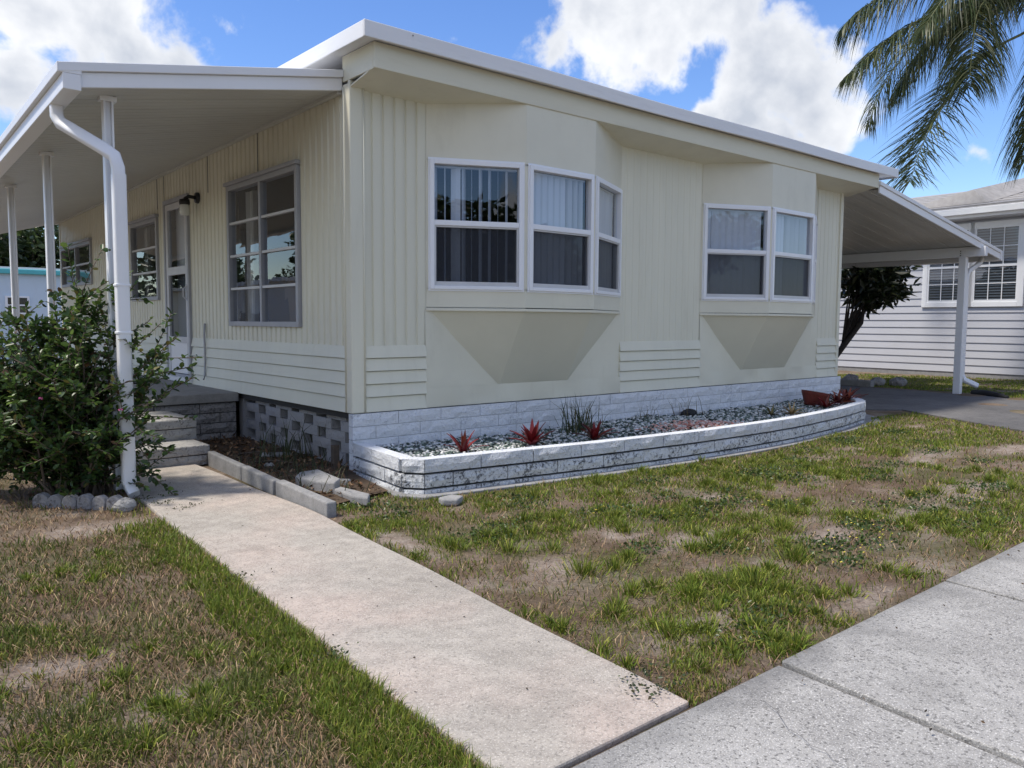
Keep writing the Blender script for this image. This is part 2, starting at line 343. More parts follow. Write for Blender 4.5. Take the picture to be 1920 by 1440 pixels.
SAND = [(6.0, 2.1, .55, .20), (3.47, 2.56, .30, .14), (3.27, 2.87, .22, .10), (2.5, 1.80, .32, .11), (4.16, 2.14, .24, .12), (5.0, 2.1, .30, .12), (3.38, 2.05, .18, .10), (2.22, 3.45, .10, .45), (2.57, 2.69, .14, .12), (4.43, 3.15, .22, .10), (1.1, 4.85, .35, .18), (.45, 2.95, .30, .12), (.76, 2.45, .16, .10), (3.31, 1.52, .35, .06), (7.3, 2.9, .5, .16), (8.3, 2.6, .5, .16)]
def sandy(x, y):
    m = np.zeros(np.shape(x))
    for a, b, u, v in SAND: m = np.maximum(m, 1.35 - np.hypot((x - a) / u, (y - b) / v))
    return np.clip(m + .7 * (vnoise(x + 2, y + 2, 6.1, 71) - .5), 0, 1)
def ground_z(x, y):
    inside = (x > -6) & (x < 18) & (y > 1.4) & (y < 14)
    return np.where((y > .03) & (y < 1.39) & (x > -6.9) & (x < 16.3), -.09, np.where(inside, relief(x, y) * keep_low(x, y), 0) - .006)
# one sheet: fine grid near the home, wide ring to the horizon
gx = np.concatenate([[-1500, -300, -80, -30, -12], np.arange(-6, 18.01, .06), [25, 40, 90, 300, 1500]])
gy = np.concatenate([[-1500, -300, -80, -30, -10, -4], np.sort(np.concatenate([np.arange(0, 14.01, .06), [1.37, 1.396]])), [20, 30, 60, 120, 400, 1500]])
GX, GY = np.meshgrid(gx, gy); V = np.stack([GX.ravel(), GY.ravel(), ground_z(GX, GY).ravel()], 1)
nx, ny = len(gx), len(gy); idx = np.arange(nx * ny).reshape(ny, nx)
F = np.stack([idx[:-1, :-1].ravel(), idx[:-1, 1:].ravel(), idx[1:, 1:].ravel(), idx[1:, :-1].ravel()], 1)
sd_ = sandy(V[:, 0], V[:, 1])
go = bpy.data.objects.new('ground', npmesh('ground', V, [F], soil, np.stack([sd_] * 3, 1), smooth=True)); C.objects.link(go); struct(go)
# sidewalk: real slabs with open joints, one lifted
sw = thing('sidewalk', 'grey pitted concrete sidewalk of separate slabs', 'sidewalk'); sw['kind'] = 'structure'; del sw['category']
def slab(name, poly, z0, z1, m, parent, bevel=.012):
    return obj(name, MB().prism(poly, z0, z1), m, parent, bevel=bevel)
jx = [-6.8, -5.3, -3.75, -2.2, -.66, .86, 2.385, 3.74, 5.26, 6.78, 8.3, 9.85, 11.4, 13.0, 14.6, 16.2]
for k in range(len(jx) - 1):
    a, b = jx[k] + .009, jx[k + 1] - .009; lift = {6: .006, 7: .003, 5: .002}.get(k, .004 * (k % 3))
    za = .012 + lift
    p = [(a - .10 * 1.3 + .0, .05), (b - .13, .05), (b, 1.395), (a, 1.395)]
    m_ = MB().hexa([(p[0][0], .05, -.1), (p[1][0], .05, -.1), (p[2][0], 1.395, -.1), (p[3][0], 1.395, -.1),
                    (p[0][0], .05, za), (p[1][0], .05, za - .004), (p[2][0], 1.395, za - .006), (p[3][0], 1.395, za)])
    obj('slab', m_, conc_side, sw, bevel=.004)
# street kerb and road behind the camera (seen only as reflections)
struct(obj('road', MB().box(-60, 60, -8.5, -1.6, -.2, -.09), road_m))
struct(obj('kerb', MB().box(-60, 60, -1.6, -1.45, -.2, .03), conc_side, bevel=.02))
# front walk
mb = MB(); ys = np.linspace(1.42, 6.42, 26)
for z in (.014, -.1):
    for y in ys: mb.v += [(walkL(y) + .006 * math.sin(y * 5.1), y, z), (walkR(y) + .006 * math.sin(y * 4.3 + 1), y, z)]
n = len(ys)
for i in range(n - 1):
    a = 2 * i; mb.f.append((a, a + 1, a + 3, a + 2)); b = 2 * n + a
    mb.f.append((a + 2, b + 2, b, a)); mb.f.append((a + 1, b + 1, b + 3, a + 3))
mb.f.append((0, 2 * n, 2 * n + 1, 1))
struct(obj('front_walk', mb, conc_walk, bevel=.008))
struct(obj('driveway', MB().prism(DRIVE, -.1, .008), asphalt, bevel=.005))
struct(obj('planter_footing', MB().prism([(2.9, 5.3), (2.80, 4.46), (2.92, 4.29)] + [(x, y - .085) for x, y in PATH[3:9]] + [(9.35, 4.27), (9.85, 4.55), (10.45, 5.2), (10.4, 5.4)], -.1, .006), conc_grey, bevel=.006))
struct(obj('patio', MB().box(-3.5, 2.2, 10.7, 12.2, -.1, .014), conc_walk))
struct(obj('planting_bed', MB().sheet([(2.33, 6.42), (2.29, 4.4), (2.80, 4.55), (2.92, 5.2), (3.02, 5.35), (3.02, 7.62), (2.33, 7.62)], .022), mulch_m))

# ------------------------------------------------------------------ the mobile home
home = thing('mobile_home', 'cream mobile home with two bay windows and ribbed siding', 'mobile home', (6.7, 9, 0))
def ribbed(axis, s0, s1, z0, z1, holes=(), period=.101, depth=.014, fine=1.0):
    """vertical ribbed sheet along an axis; axis = function (s, d, z) -> point; holes = (sa, sb, za, zb)"""
    prof = []; s = s0
    while s < s1 - 1e-6:
        for ds, d in ((0, 0), (.062, 0), (.070, -depth), (.088, -depth), (.096, 0)):
            if s + ds < s1: prof.append((s + ds * fine, d))
        s += period * fine
    prof.append((s1, 0))
    def dep(q):
        for (a, da), (b, db) in zip(prof, prof[1:]):
            if a <= q <= b: return da + (db - da) * (q - a) / max(b - a, 1e-9)
        return 0
    cuts = sorted({p[0] for p in prof} | {h[0] for h in holes} | {h[1] for h in holes})
    cuts = [c for c in cuts if s0 <= c <= s1]; mb = MB()
    for a, b in zip(cuts, cuts[1:]):
        if b - a < 1e-6: continue
        segs = [(z0, z1)]; m_ = (a + b) / 2
        for (ha, hb, za, zb) in holes:
            if ha < m_ < hb:
                ns = []
                for (p, q) in segs:
                    if za > p: ns.append((p, min(q, za)))
                    if zb < q: ns.append((max(p, zb), q))
                segs = ns
        for p, q in segs:
            if q - p > 1e-4: mb.add([axis(a, dep(a), p), axis(b, dep(b), p), axis(b, dep(b), q), axis(a, dep(a), q)], [(0, 1, 2, 3)])
    return mb
def front(s, d, z): return (s, Y0 - d, z)
def side(s, d, z): return (X0 - d, s, z)
ZB, ZC, ZW = .455, .972, 2.86           # bottom of siding, top of the lapped band, wall top
# front face sheets
def ztop(x): return 2.865 + .003 * (x - 3)
obj('ribbed_siding', ribbed(front, 3.09, 3.665, ZC - .01, 2.90), cream, home)
obj('ribbed_siding', ribbed(front, 5.975, 7.285, ZC - .01, 2.91, depth=.0035), cream, home)
obj('ribbed_siding', ribbed(front, 9.735, X1, ZC - .01, 2.92, depth=.005), cream, home)
for a, b in ((3.09, 3.66), (5.985, 7.30), (9.80, 10.34)):
    zs = [ZC, .872, .772, .672, .572, ZB]
    for t, z in zip(zs, zs[1:]):
        if z == ZB: t, z = .572, ZB
        p = [(a, Y0 - .022, z), (b, Y0 - .022, z), (b, Y0 + .01, z), (a, Y0 + .01, z), (a, Y0 - .004, t - .007), (b, Y0 - .004, t - .007), (b, Y0 + .01, t - .007), (a, Y0 + .01, t - .007)]
        obj('plank', MB().hexa(p), cream, home)
# flat sheets below the bays, with a wrinkled lower flashing
def flat_panel(a, b):
    mb = MB(); us = np.linspace(a, b, 40); vs = [.60, .70, .85, 1.0, 1.15, 1.26]
    for z in vs:
        for u in us: mb.v.append((u, Y0 - .004 + .004 * math.sin(u * 7 + z * 5) * (z < 1.1), z))
    for j in range(len(vs) - 1):
        for i in range(39): q = j * 40 + i; mb.f.append((q, q + 1, q + 41, q + 40))
    obj('wall_panel', mb, cream_smooth, home, smooth=True)
    mb = MB(); vs = [ZB, .50, .55, .615]
    for z in vs:
        for u in us: mb.v.append((u, Y0 - .014 - .006 * math.sin(u * 9.3) * math.sin(u * 3.1 + z * 20), z))
    for j in range(3):
        for i in range(39): q = j * 40 + i; mb.f.append((q, q + 1, q + 41, q + 40))
    obj('flashing', mb, cream_smooth, home, smooth=True)
flat_panel(3.655, 5.99); flat_panel(7.29, 9.81)
# corner trim
obj('corner_trim', MB().box(X0 - .018, 3.105, Y0 - .02, Y0 + .012, ZB - .004, 2.92).box(X0 - .02, X0 + .012, Y0 - .018, 5.452, ZB - .004, 2.90), cream, home, bevel=.008)
obj('corner_bead', MB().tube([(3.092, Y0 - .022, ZB), (3.092, Y0 - .022, 2.87)], .008, 6).tube([(X0 - .022, 5.44, ZB), (X0 - .022, 5.44, 2.88)], .008, 6), cream, home, smooth=True)
obj('corner_trim', MB().box(10.30, X1 + .01, Y0 - .018, Y0 + .03, ZB, 2.93), cream, home, bevel=.004)
# side face
holes = [(6.235, 7.745, 1.11, 2.425), (8.87, 9.68, .50, 2.51), (9.95, 11.02, 1.40, 2.35), (13.09, 15.03, 1.69, 2.31)]
obj('ribbed_siding', ribbed(side, 5.44, 15.15, ZC - .01, 2.91, holes), cream, home)
zs = [ZC, .872, .772, .672, .572, ZB]
for (a, b) in ((5.44, 8.86), (9.70, 15.15)):
    for t, z in zip(zs, zs[1:]):
        obj('plank', MB().hexa([(X0 - .022, b, z), (X0 - .022, a, z), (X0 + .01, a, z), (X0 + .01, b, z), (X0 - .004, b, t - .007), (X0 - .004, a, t - .007), (X0 + .01, a, t - .007), (X0 + .01, b, t - .007)]), cream, home)
obj('seam_strip', MB().box(X0 - .006, X0, 7.05, 7.056, 2.44, 2.88), mortar_grey, home)
for y in (8.3, 9.7, 9.95): obj('seam_strip', MB().box(X0 - .005, X0 + .001, y, y + .007, 2.45, 2.86), mortar_grey, home)
obj('wall_panel', MB().box(3.05, 10.34, Y0 + .011, Y0 + .02, ZB, 1.0), cream, home)
for a, b in ((5.4, 8.86), (9.7, 15.15)): obj('wall_panel', MB().box(X0 + .011, X0 + .02, a, b, ZB, 1.0), cream, home)
# hidden shell: keeps the rooms dark
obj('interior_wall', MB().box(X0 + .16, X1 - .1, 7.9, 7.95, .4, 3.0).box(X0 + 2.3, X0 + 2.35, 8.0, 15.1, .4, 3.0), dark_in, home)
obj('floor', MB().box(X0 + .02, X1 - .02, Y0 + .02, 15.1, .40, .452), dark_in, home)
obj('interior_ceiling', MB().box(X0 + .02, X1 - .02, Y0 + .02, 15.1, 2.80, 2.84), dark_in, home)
obj('end_wall', MB().box(X1 - .02, X1, Y0 + .03, 15.15, .45, 2.95), cream, home)
obj('rear_wall', MB().box(X0 - .01, X1, 15.15, 15.2, .05, 2.95), cream, home)
# roof: white drip edge, eave box, soffit
roof = obj('roof', MB().hexa([(2.875, 4.935, 3.112), (10.97, 4.935, 3.13), (10.97, 15.4, 3.13), (2.875, 15.4, 3.112), (2.875, 4.935, 3.20), (10.97, 4.935, 3.218), (10.97, 15.4, 3.218), (2.875, 15.4, 3.20)]), white_dirty, home)
def long_strip(y0, y1, z0, z1, x0, x1, wav, m, name, parent):
    xs = np.linspace(x0, x1, 30); mb = MB()
    for x in xs:
        dz = .0022 * (x - 3) + wav * math.sin(x * 1.7 + .6) * (x > 4) ; mb.v += [(x, y0, z0 + dz), (x, y0, z1 + dz), (x, y1, z1 + dz), (x, y1, z0 + dz)]
    for i in range(len(xs) - 1):
        a = 4 * i; b = a + 4
        for k in range(4): mb.f.append((a + k, b + k, b + (k + 1) % 4, a + (k + 1) % 4))
    e = 4 * (len(xs) - 1); mb.f += [(0, 1, 2, 3), (e + 3, e + 2, e + 1, e)]
    return obj(name, mb, m, parent, bevel=.006)
long_strip(4.92, 4.937, 3.092, 3.206, 2.86, 10.98, .005, white_dirty, 'drip_edge', roof)
obj('drip_edge', MB().box(2.86, 2.877, 4.938, 15.4, 3.090, 3.204), white_dirty, roof, bevel=.005)
obj('drip_edge', MB().box(10.965, 10.982, 4.938, 15.4, 3.108, 3.222), white_dirty, roof, bevel=.005)
for x in (3.25, 3.25): pass
eave = long_strip(5.0, 5.025, 2.925, 3.106, 2.985, 10.60, .0, cream_beam, 'eave_fascia', roof)
obj('eave_fascia', MB().box(2.985, 3.01, 5.026, 5.46, 2.922, 3.108), cream_beam, roof, bevel=.004)
obj('eave_fascia', MB().box(10.575, 10.6, 5.026, 5.9, 2.942, 3.122), cream_beam, roof, bevel=.004)
obj('soffit', MB().hexa([(2.99, 5.02, 2.932), (10.59, 5.02, 2.952), (10.59, 5.42, 2.875), (2.99, 5.42, 2.858), (2.99, 5.02, 2.942), (10.59, 5.02, 2.962), (10.59, 5.42, 2.885), (2.99, 5.42, 2.868)]), cream, roof)
obj('screw', MB().lathe((3.25, 4.918, 3.18), [(0, 0), (.006, .001), (.006, .004)], 6, Matrix.Rotation(math.pi / 2, 3, 'X')), alu, roof)

# ---- windows
def frame_of(p0, p1, off=0.0):
    p0 = np.array(p0); p1 = np.array(p1); u = (p1 - p0) / np.linalg.norm(p1 - p0); nrm = np.array([u[1], -u[0]])
    def F(a, d, z): q = p0 + u * a + nrm * (d + off); return (q[0], q[1], z)
    return F, float(np.linalg.norm(p1 - p0))
def double_hung(p0, p1, z0, z1, slats, ma=.028, mb_=.028, split=.515):
    F, Ln = frame_of(p0, p1); a, b = ma, Ln - mb_; fw = .036; zm = z0 + (z1 - z0) * split
    m = MB()
    m.fr(F, a, a + fw, -.05, .022, z0, z1).fr(F, b - fw, b, -.05, .022, z0, z1)
    m.fr(F, a + fw, b - fw, -.05, .022, z1 - fw, z1).fr(F, a + fw, b - fw, -.05, .022, z0, z0 + fw * .8)
    win = obj('window', m, white_frame, home, bevel=.003)
    obj('nailing_flange', MB().fr(F, a - .012, b + .012, .0, .008, z1, z1 + .014).fr(F, a - .012, b + .012, .0, .008, z0 - .014, z0).fr(F, a - .012, a, .0, .008, z0, z1).fr(F, b, b + .012, .0, .008, z0, z1), white_frame, win)
    obj('meeting_rail', MB().fr(F, a + fw, b - fw, -.03, .016, zm - .02, zm + .022), white_frame, win, bevel=.003)
    s = MB(); i0, i1 = a + fw, b - fw; zl = z0 + fw * .8
    s.fr(F, i0, i0 + .016, -.035, .008, zl, zm - .02).fr(F, i1 - .016, i1, -.035, .008, zl, zm - .02).fr(F, i0 + .016, i1 - .016, -.035, .008, zl, zl + .034).fr(F, i0 + .016, i1 - .016, -.035, .006, zm - .034, zm - .02)
    obj('lower_sash', s, alu_light, win, bevel=.002)
    obj('upper_pane', MB().add([F(i0, -.02, zm + .022), F(i1, -.02, zm + .022), F(i1, -.02, z1 - fw), F(i0, -.02, z1 - fw)], [(0, 1, 2, 3)]), glass, win)
    obj('lower_pane', MB().add([F(i0 + .016, -.032, zl + .034), F(i1 - .016, -.032, zl + .034), F(i1 - .016, -.032, zm - .034), F(i0 + .016, -.032, zm - .034)], [(0, 1, 2, 3)]), glass, win)
    obj('insect_screen', MB().add([F(i0 + .016, -.012, zl + .034), F(i1 - .016, -.012, zl + .034), F(i1 - .016, -.012, zm - .034), F(i0 + .016, -.012, zm - .034)], [(0, 1, 2, 3)]), screen_m, win)
    # vertical blind: slats = list of (position 0..1, angle deg, width)
    for (q, ang, wd) in slats:
        uu = i0 + (i1 - i0) * q; ca, sa = math.cos(math.radians(ang)) * wd / 2, math.sin(math.radians(ang)) * wd / 2; dd = -.075
        sm = MB().add([F(uu - ca, dd - sa, z0 + .01), F(uu, dd + .006, z0 + .01), F(uu + ca, dd + sa, z0 + .01), F(uu - ca, dd - sa, z1 - .05), F(uu, dd + .006, z1 - .05), F(uu + ca, dd + sa, z1 - .05)], [(0, 1, 4, 3), (1, 2, 5, 4)])
        obj('slat', sm, slat_mat, win)
    obj('headrail', MB().fr(F, i0, i1, -.10, -.06, z1 - .05, z1 - .036), slat_mat, win)
    return win
def closed(n, ang=14, gaps=(), wd=None):
    wd = wd or .089
    return [((k + .5) / n, ang + random.uniform(-5, 5), wd) for k in range(n) if k not in gaps]
def bay(pts, slat_sets, label_z=1.25):
    (a, b, c, d) = pts; zt, z0, z1, zs = 2.945, 1.415, 2.445, 1.252
    # casing around the windows (above, below, mullions) as thin sheets with openings
    casing = MB()
    for p, q in ((a, b), (b, c), (c, d)):
        F, Ln = frame_of(p, q); e = .030
        casing.fr(F, 0, Ln, -.02, .0, z1 - .01, zt).fr(F, 0, Ln, -.02, .0, zs, z0 + .01)
        casing.fr(F, 0, e + .01, -.02, .0, z0, z1).fr(F, Ln - e - .01, Ln, -.02, .0, z0, z1)
    cs = obj('bay_casing', casing, cream_smooth, home)
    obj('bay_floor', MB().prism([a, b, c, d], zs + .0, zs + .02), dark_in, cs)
    tr = MB()
    for p, q in ((a, b), (b, c), (c, d)):
        F, Ln = frame_of(p, q); tr.fr(F, -.004, Ln + .004, -.012, .012, zs - .012, zs + .012)
    obj('sill_trim', tr, cream_smooth, cs, bevel=.003)
    zu = .604; e = (b[0] + .012, Y0 - .004); f = (c[0] + .02, Y0 - .004); z = zs - .006
    ins = lambda p: (p[0], p[1] + .01)
    tri = [(*ins(a), z), (*ins(b), z), (*ins(c), z), (*ins(d), z), (e[0], e[1], zu), (f[0], f[1], zu)]
    for nm, idxs in (('bay_underside', (0, 1, 4)), ('bay_underside', (1, 2, 5, 4)), ('bay_underside', (2, 3, 5))):
        pts3 = [Vector(tri[i]) for i in idxs]; nr = (pts3[1] - pts3[0]).cross(pts3[2] - pts3[0]).normalized() * .008
        k = len(pts3); m = MB().add([tuple(p) for p in pts3] + [tuple(p + nr) for p in pts3], [tuple(range(k)), tuple(range(k, 2 * k))[::-1]] + [(i, k + i, k + (i + 1) % k, (i + 1) % k) for i in range(k)])
        obj(nm, m, taupe, home)
    for (p, q), sl in zip(((a, b), (b, c), (c, d)), slat_sets): double_hung(p, q, z0, z1, sl)
YB = 5.012
for a, b in ((3.60, 3.74), (5.90, 6.05), (7.22, 7.36), (9.66, 9.84)): obj('wall_panel', MB().box(a, b, Y0 + .004, Y0 + .0105, 1.0, 2.95), cream_smooth, home)
open_slats = [(.03, 122, .085), (.145, 108, .085), (.27, 40, .089), (.365, 124, .085), (.46, 107, .085), (.565, 122, .085), (.675, 119, .085), (.775, 107, .085), (.88, 118, .085)]
mid_slats = [((k + .5) / 9.5, 24 + random.uniform(-4, 4), .086) for k in range(6)] + [(.70, 58, .085), (.80, 64, .085), (.90, 68, .085)]
bay([(3.67, Y0), (4.42, YB), (5.235, YB), (5.98, Y0)], [open_slats, mid_slats, closed(8, 6, wd=.098)])
b2l = [((k + .5) / 8.6, 8 + random.uniform(-5, 5), .092) for k in (0, 1.15, 2.05, 2.95, 3.85, 4.75, 5.65, 6.55, 7.3)]
b2m = [(.06, 8, .09), (.15, 8, .09), (.24, 9, .09), (.33, 6, .09), (.46, 62, .089), (.57, 64, .089), (.69, 60, .089), (.82, 66, .089), (.94, 60, .089)]
bay([(7.29, Y0), (8.085, YB), (9.015, YB), (9.70, Y0)], [b2l, b2m, closed(8, 6, wd=.098)])

def awning_window(ya, yb, z0, z1, cols, rows, curtain=True):
    """grey aluminium window on the side wall, ya < yb; panes stacked in rows"""
    F, Ln = frame_of((X0, yb), (X0, ya)); fw = .035; m = MB()
    m.fr(F, -.01, fw, -.05, .03, z0 - .01, z1 + .01).fr(F, Ln - fw, Ln + .01, -.05, .03, z0 - .01, z1 + .01)
    m.fr(F, fw, Ln - fw, -.05, .03, z1 - fw, z1 + .01).fr(F, fw, Ln - fw, -.05, .03, z0 - .01, z0 + fw)
    win = obj('window', m, alu, home, bevel=.003)
    obj('drip_cap', MB().fr(F, -.03, Ln + .03, .0, .05, z1 + .011, z1 + .045), alu, win, bevel=.004)
    cw = (Ln - 2 * fw) / cols; rh = (z1 - z0 - 2 * fw) / rows
    for c in range(1, cols): obj('mullion', MB().fr(F, fw + c * cw - .022, fw + c * cw + .022, -.04, .026, z0 + fw, z1 - fw), alu, win, bevel=.003)
    for c in range(cols):
        u0 = fw + c * cw + (.022 if c else 0); u1 = fw + (c + 1) * cw - (.022 if c < cols - 1 else 0)
        for r in range(rows):
            za = z0 + fw + r * rh; zb = za + rh
            if r: obj('glazing_bar', MB().fr(F, u0, u1, -.02, .018, za - .012, za + .012), alu_light, win, bevel=.002)
            obj('pane', MB().add([F(u0, -.006, za), F(u1, -.006, za), F(u1, -.006 + random.uniform(-.004, .004), zb), F(u0, -.006, zb)], [(0, 1, 2, 3)]), glass, win)
    if curtain:
        for (s0, s1) in ((.04, .17),):
            k = 14; mb = MB()
            for i in range(k + 1):
                u = Ln * (s0 + (s1 - s0) * i / k); d = -.16 + .03 * math.sin(i * 1.9); mb.v += [F(u, d, z0), F(u, d, z1 - .03)]
            for i in range(k): mb.f.append((2 * i, 2 * i + 2, 2 * i + 3, 2 * i + 1))
            obj('curtain', mb, curtain_mat, win)
awning_window(6.235, 7.745, 1.11, 2.425, 2, 4); awning_window(9.95, 11.02, 1.40, 2.35, 1, 3); awning_window(13.09, 15.03, 1.69, 2.31, 2, 2, False)
# door
F, Ln = frame_of((X0, 9.68), (X0, 8.87)); dz0, dz1 = .52, 2.51
m = MB().fr(F, 0, .045, -.05, .03, dz0, dz1).fr(F, Ln - .045, Ln, -.05, .03, dz0, dz1).fr(F, .045, Ln - .045, -.05, .03, dz1 - .05, dz1).fr(F, .045, Ln - .045, -.05, .01, dz0, dz0 + .03)
door = obj('door', m, alu, home, bevel=.003)
a, b = .05, Ln - .05
m = MB().fr(F, a, a + .07, -.01, .022, .56, dz1 - .055).fr(F, b - .07, b, -.01, .022, .56, dz1 - .055).fr(F, a + .07, b - .07, -.01, .022, 2.39, dz1 - .055).fr(F, a + .07, b - .07, -.01, .022, 1.66, 1.75).fr(F, a + .07, b - .07, -.01, .022, .90, .97)
obj('screen_door_frame', m, alu_light, door, bevel=.003)
obj('kick_panel', MB().fr(F, a + .07, b - .07, -.005, .012, .56, .90), white_metal, door)
obj('upper_pane', MB().add([F(a + .07, .0, 1.75), F(b - .07, .0, 1.75), F(b - .07, .0, 2.39), F(a + .07, .0, 2.39)], [(0, 1, 2, 3)]), glass, door)
obj('screen_panel', MB().add([F(a + .07, .0, .97), F(b - .07, .0, .97), F(b - .07, .0, 1.66), F(a + .07, .0, 1.66)], [(0, 1, 2, 3)]), glass_dark, door)
obj('inner_door', MB().fr(F, a, b, -.14, -.10, .53, 2.45), white_metal, door)
obj('handle', MB().fr(F, b - .05, b - .02, .022, .03, 1.36, 1.54).tube([F(b - .035, .03, 1.38), F(b - .035, .06, 1.41), F(b - .035, .06, 1.49), F(b - .035, .03, 1.52)], .008, 6), alu_light, door)
obj('threshold', MB().fr(F, -.02, Ln + .02, -.02, .06, .47, .52), white_metal, door)
# wall lamp
lamp = thing('wall_lamp', 'black jar lantern on the wall right of the screen door', 'lamp', (X0, 8.62, 2.40))
obj('back_plate', MB().lathe((X0, 8.60, 2.43), [(0, .03), (.055, .026), (.06, 0)], 14, Matrix.Rotation(-math.pi / 2, 3, 'Y')), black_metal, lamp, smooth=True)
obj('arm', MB().tube([(X0 - .02, 8.60, 2.43), (X0 - .09, 8.62, 2.44), (X0 - .13, 8.63, 2.41)], .02, 8), black_metal, lamp, smooth=True)
obj('cap', MB().lathe((X0 - .13, 8.63, 2.35), [(.05, 0), (.055, .02), (.05, .055), (.0, .07)], 14), black_metal, lamp, smooth=True)
obj('jar', MB().lathe((X0 - .13, 8.63, 2.24), [(0, 0), (.045, .004), (.052, .03), (.05, .09), (.044, .112)], 14), paint('frosted_jar', (.62, .63, .60), .25, .05, 8), lamp, smooth=True)
tag(obj('hook_rod', MB().tube([(X0 - .02, 8.43, 1.12), (X0 - .03, 8.43, 1.0), (X0 - .025, 8.435, .75), (X0 - .03, 8.44, .58), (X0 - .05, 8.42, .535)], [.013, .011, .01, .01, .008], 6), alu, smooth=True),
    'thin grey metal rod hanging on the siding beside the door', 'rod')

# ------------------------------------------------------------------ block walls
def block_mesh(name, Lb, Hb, Db, m, seed, rough=.012, nu=6, nv=3):
    """split-face block: origin at the lower middle of its front face, front looks along -y"""
    r = np.random.default_rng(seed); mb = MB(); us = np.linspace(-Lb / 2, Lb / 2, nu); vs = np.linspace(0, Hb, nv)
    for j, z in enumerate(vs):
        for i, u in enumerate(us):
            edge = (i in (0, nu - 1)) or (j in (0, nv - 1)); d = r.uniform(-rough, rough) * (.35 if edge else 1) + (0 if edge else rough)
            jit = 0 if edge else r.uniform(-.3, .3) * Lb / nu
            mb.v.append((u + jit, -d, z))
    for j in range(nv - 1):
        for i in range(nu - 1): q = j * nu + i; mb.f.append((q, q + 1, q + nu + 1, q + nu))
    n = len(mb.v); mb.v += [(-Lb / 2, Db, 0), (Lb / 2, Db, 0), (Lb / 2, Db, Hb), (-Lb / 2, Db, Hb)]
    top = [(nv - 1) * nu + i for i in range(nu)]; bot = list(range(nu))
    mb.f.append(tuple(top) + (n + 2, n + 3)); mb.f.append(tuple(bot[::-1]) + (n, n + 1))
    mb.f.append(tuple(j * nu for j in range(nv))[::-1] + (n, n + 3)[::1] if False else tuple([0, nu, 2 * nu][:nv]) + (n + 3, n))
    mb.f.append(tuple([nu - 1 + j * nu for j in range(nv)][::-1]) + (n + 1, n + 2)); mb.f.append((n + 1, n, n + 3, n + 2))
    return mb.mesh(name, m)
def variants(m, Lb, Hb, Db, n=5, rough=.012, seed=0): return [block_mesh('block', Lb, Hb, Db, m, seed + k, rough) for k in range(n)]
def course_along(path, off, Lb, gap, z, metas, parent, first=0.0, name='block', end=None):
    """lay blocks end to end on a 2D polyline"""
    P = np.array(path, float); seg = np.linalg.norm(P[1:] - P[:-1], axis=1); cum = np.concatenate([[0], np.cumsum(seg)]); T = cum[-1]
    def at(s): return np.array([np.interp(s, cum, P[:, 0]), np.interp(s, cum, P[:, 1])])
    s = first; k = 0
    while s < T - .02:
        e = min(s + Lb, T); s_ = max(s, 0)
        if e - s_ > .06:
            pa, pb = at(s_), at(e); d = pb - pa; ln = np.linalg.norm(d); mid = (pa + pb) / 2; ang = math.atan2(d[1], d[0])
            full = Lb - gap; share(name, metas[random.randrange(len(metas))], (mid[0], mid[1], z), ang, parent, ((ln - gap) / full, 1, 1))
        s += Lb; k += 1
# white skirting below the front
skirt = thing('skirting_wall', 'white painted split-face block skirting under the front of the home', 'block wall', (6.7, Y0, 0))
va = variants(blk_white, .402, .094, .06, 6, .005, 10)
for k, z in enumerate((.356, .256, .156, .056, -.044)):
    course_along([(2.965, Y0 - .045), (10.40, Y0 - .045)], 0, .408, .006, z, va, skirt, -.0 if k % 2 == 0 else -.204)
obj('mortar', MB().box(2.975, 10.39, Y0 - .04, Y0 + .02, -.1, .450), mortar_white, skirt)
for z in (.356, .256, .156, .056, -.044):
    share('block', va[1], (10.405, Y0 + .16, z), math.pi / 2, skirt)
# planter
planter = thing('planter_wall', 'low bowed planter wall of white split-face blocks before the skirting', 'planter', (6.2, 4.2, 0))
vt = variants(blk_mid, .430, .090, .10, 6, .006, 30); vm = variants(blk_worn, .430, .086, .10, 6, .009, 50)
for z_, mt, gp_, o_ in ((.148, vt, .007, 0.), (.046, vm, .016, -.22), (-.056, vm, .016, 0.)):
    course_along(PATH[0:2], 0, .438, gp_, z_, mt, planter, o_ - .1)
    course_along(PATH[1:3], 0, .438, gp_ * .5, z_, mt, planter, 0)
    course_along(PATH[2:10], 0, .438, gp_, z_, mt, planter, o_)
    course_along(PATH[9:], 0, .30, gp_, z_, [m for m in mt], planter, o_ * .5)
def offset_path(path, d):
    P = np.array(path, float); out = []
    for i in range(len(P)):
        t = P[min(i + 1, len(P) - 1)] - P[max(i - 1, 0)]; t /= np.linalg.norm(t); out.append((P[i][0] - t[1] * d, P[i][1] + t[0] * d))
    return out
inner = offset_path(PATH, .03); inner2 = offset_path(PATH, .095)
obj('mortar', MB().prism(inner + inner2[::-1], -.1, .150), mortar_dark, planter)
obj('mortar_cap', MB().prism(offset_path(PATH, .004) + offset_path(PATH, .105)[::-1], .225, .2385), blk_white, planter, bevel=.006)
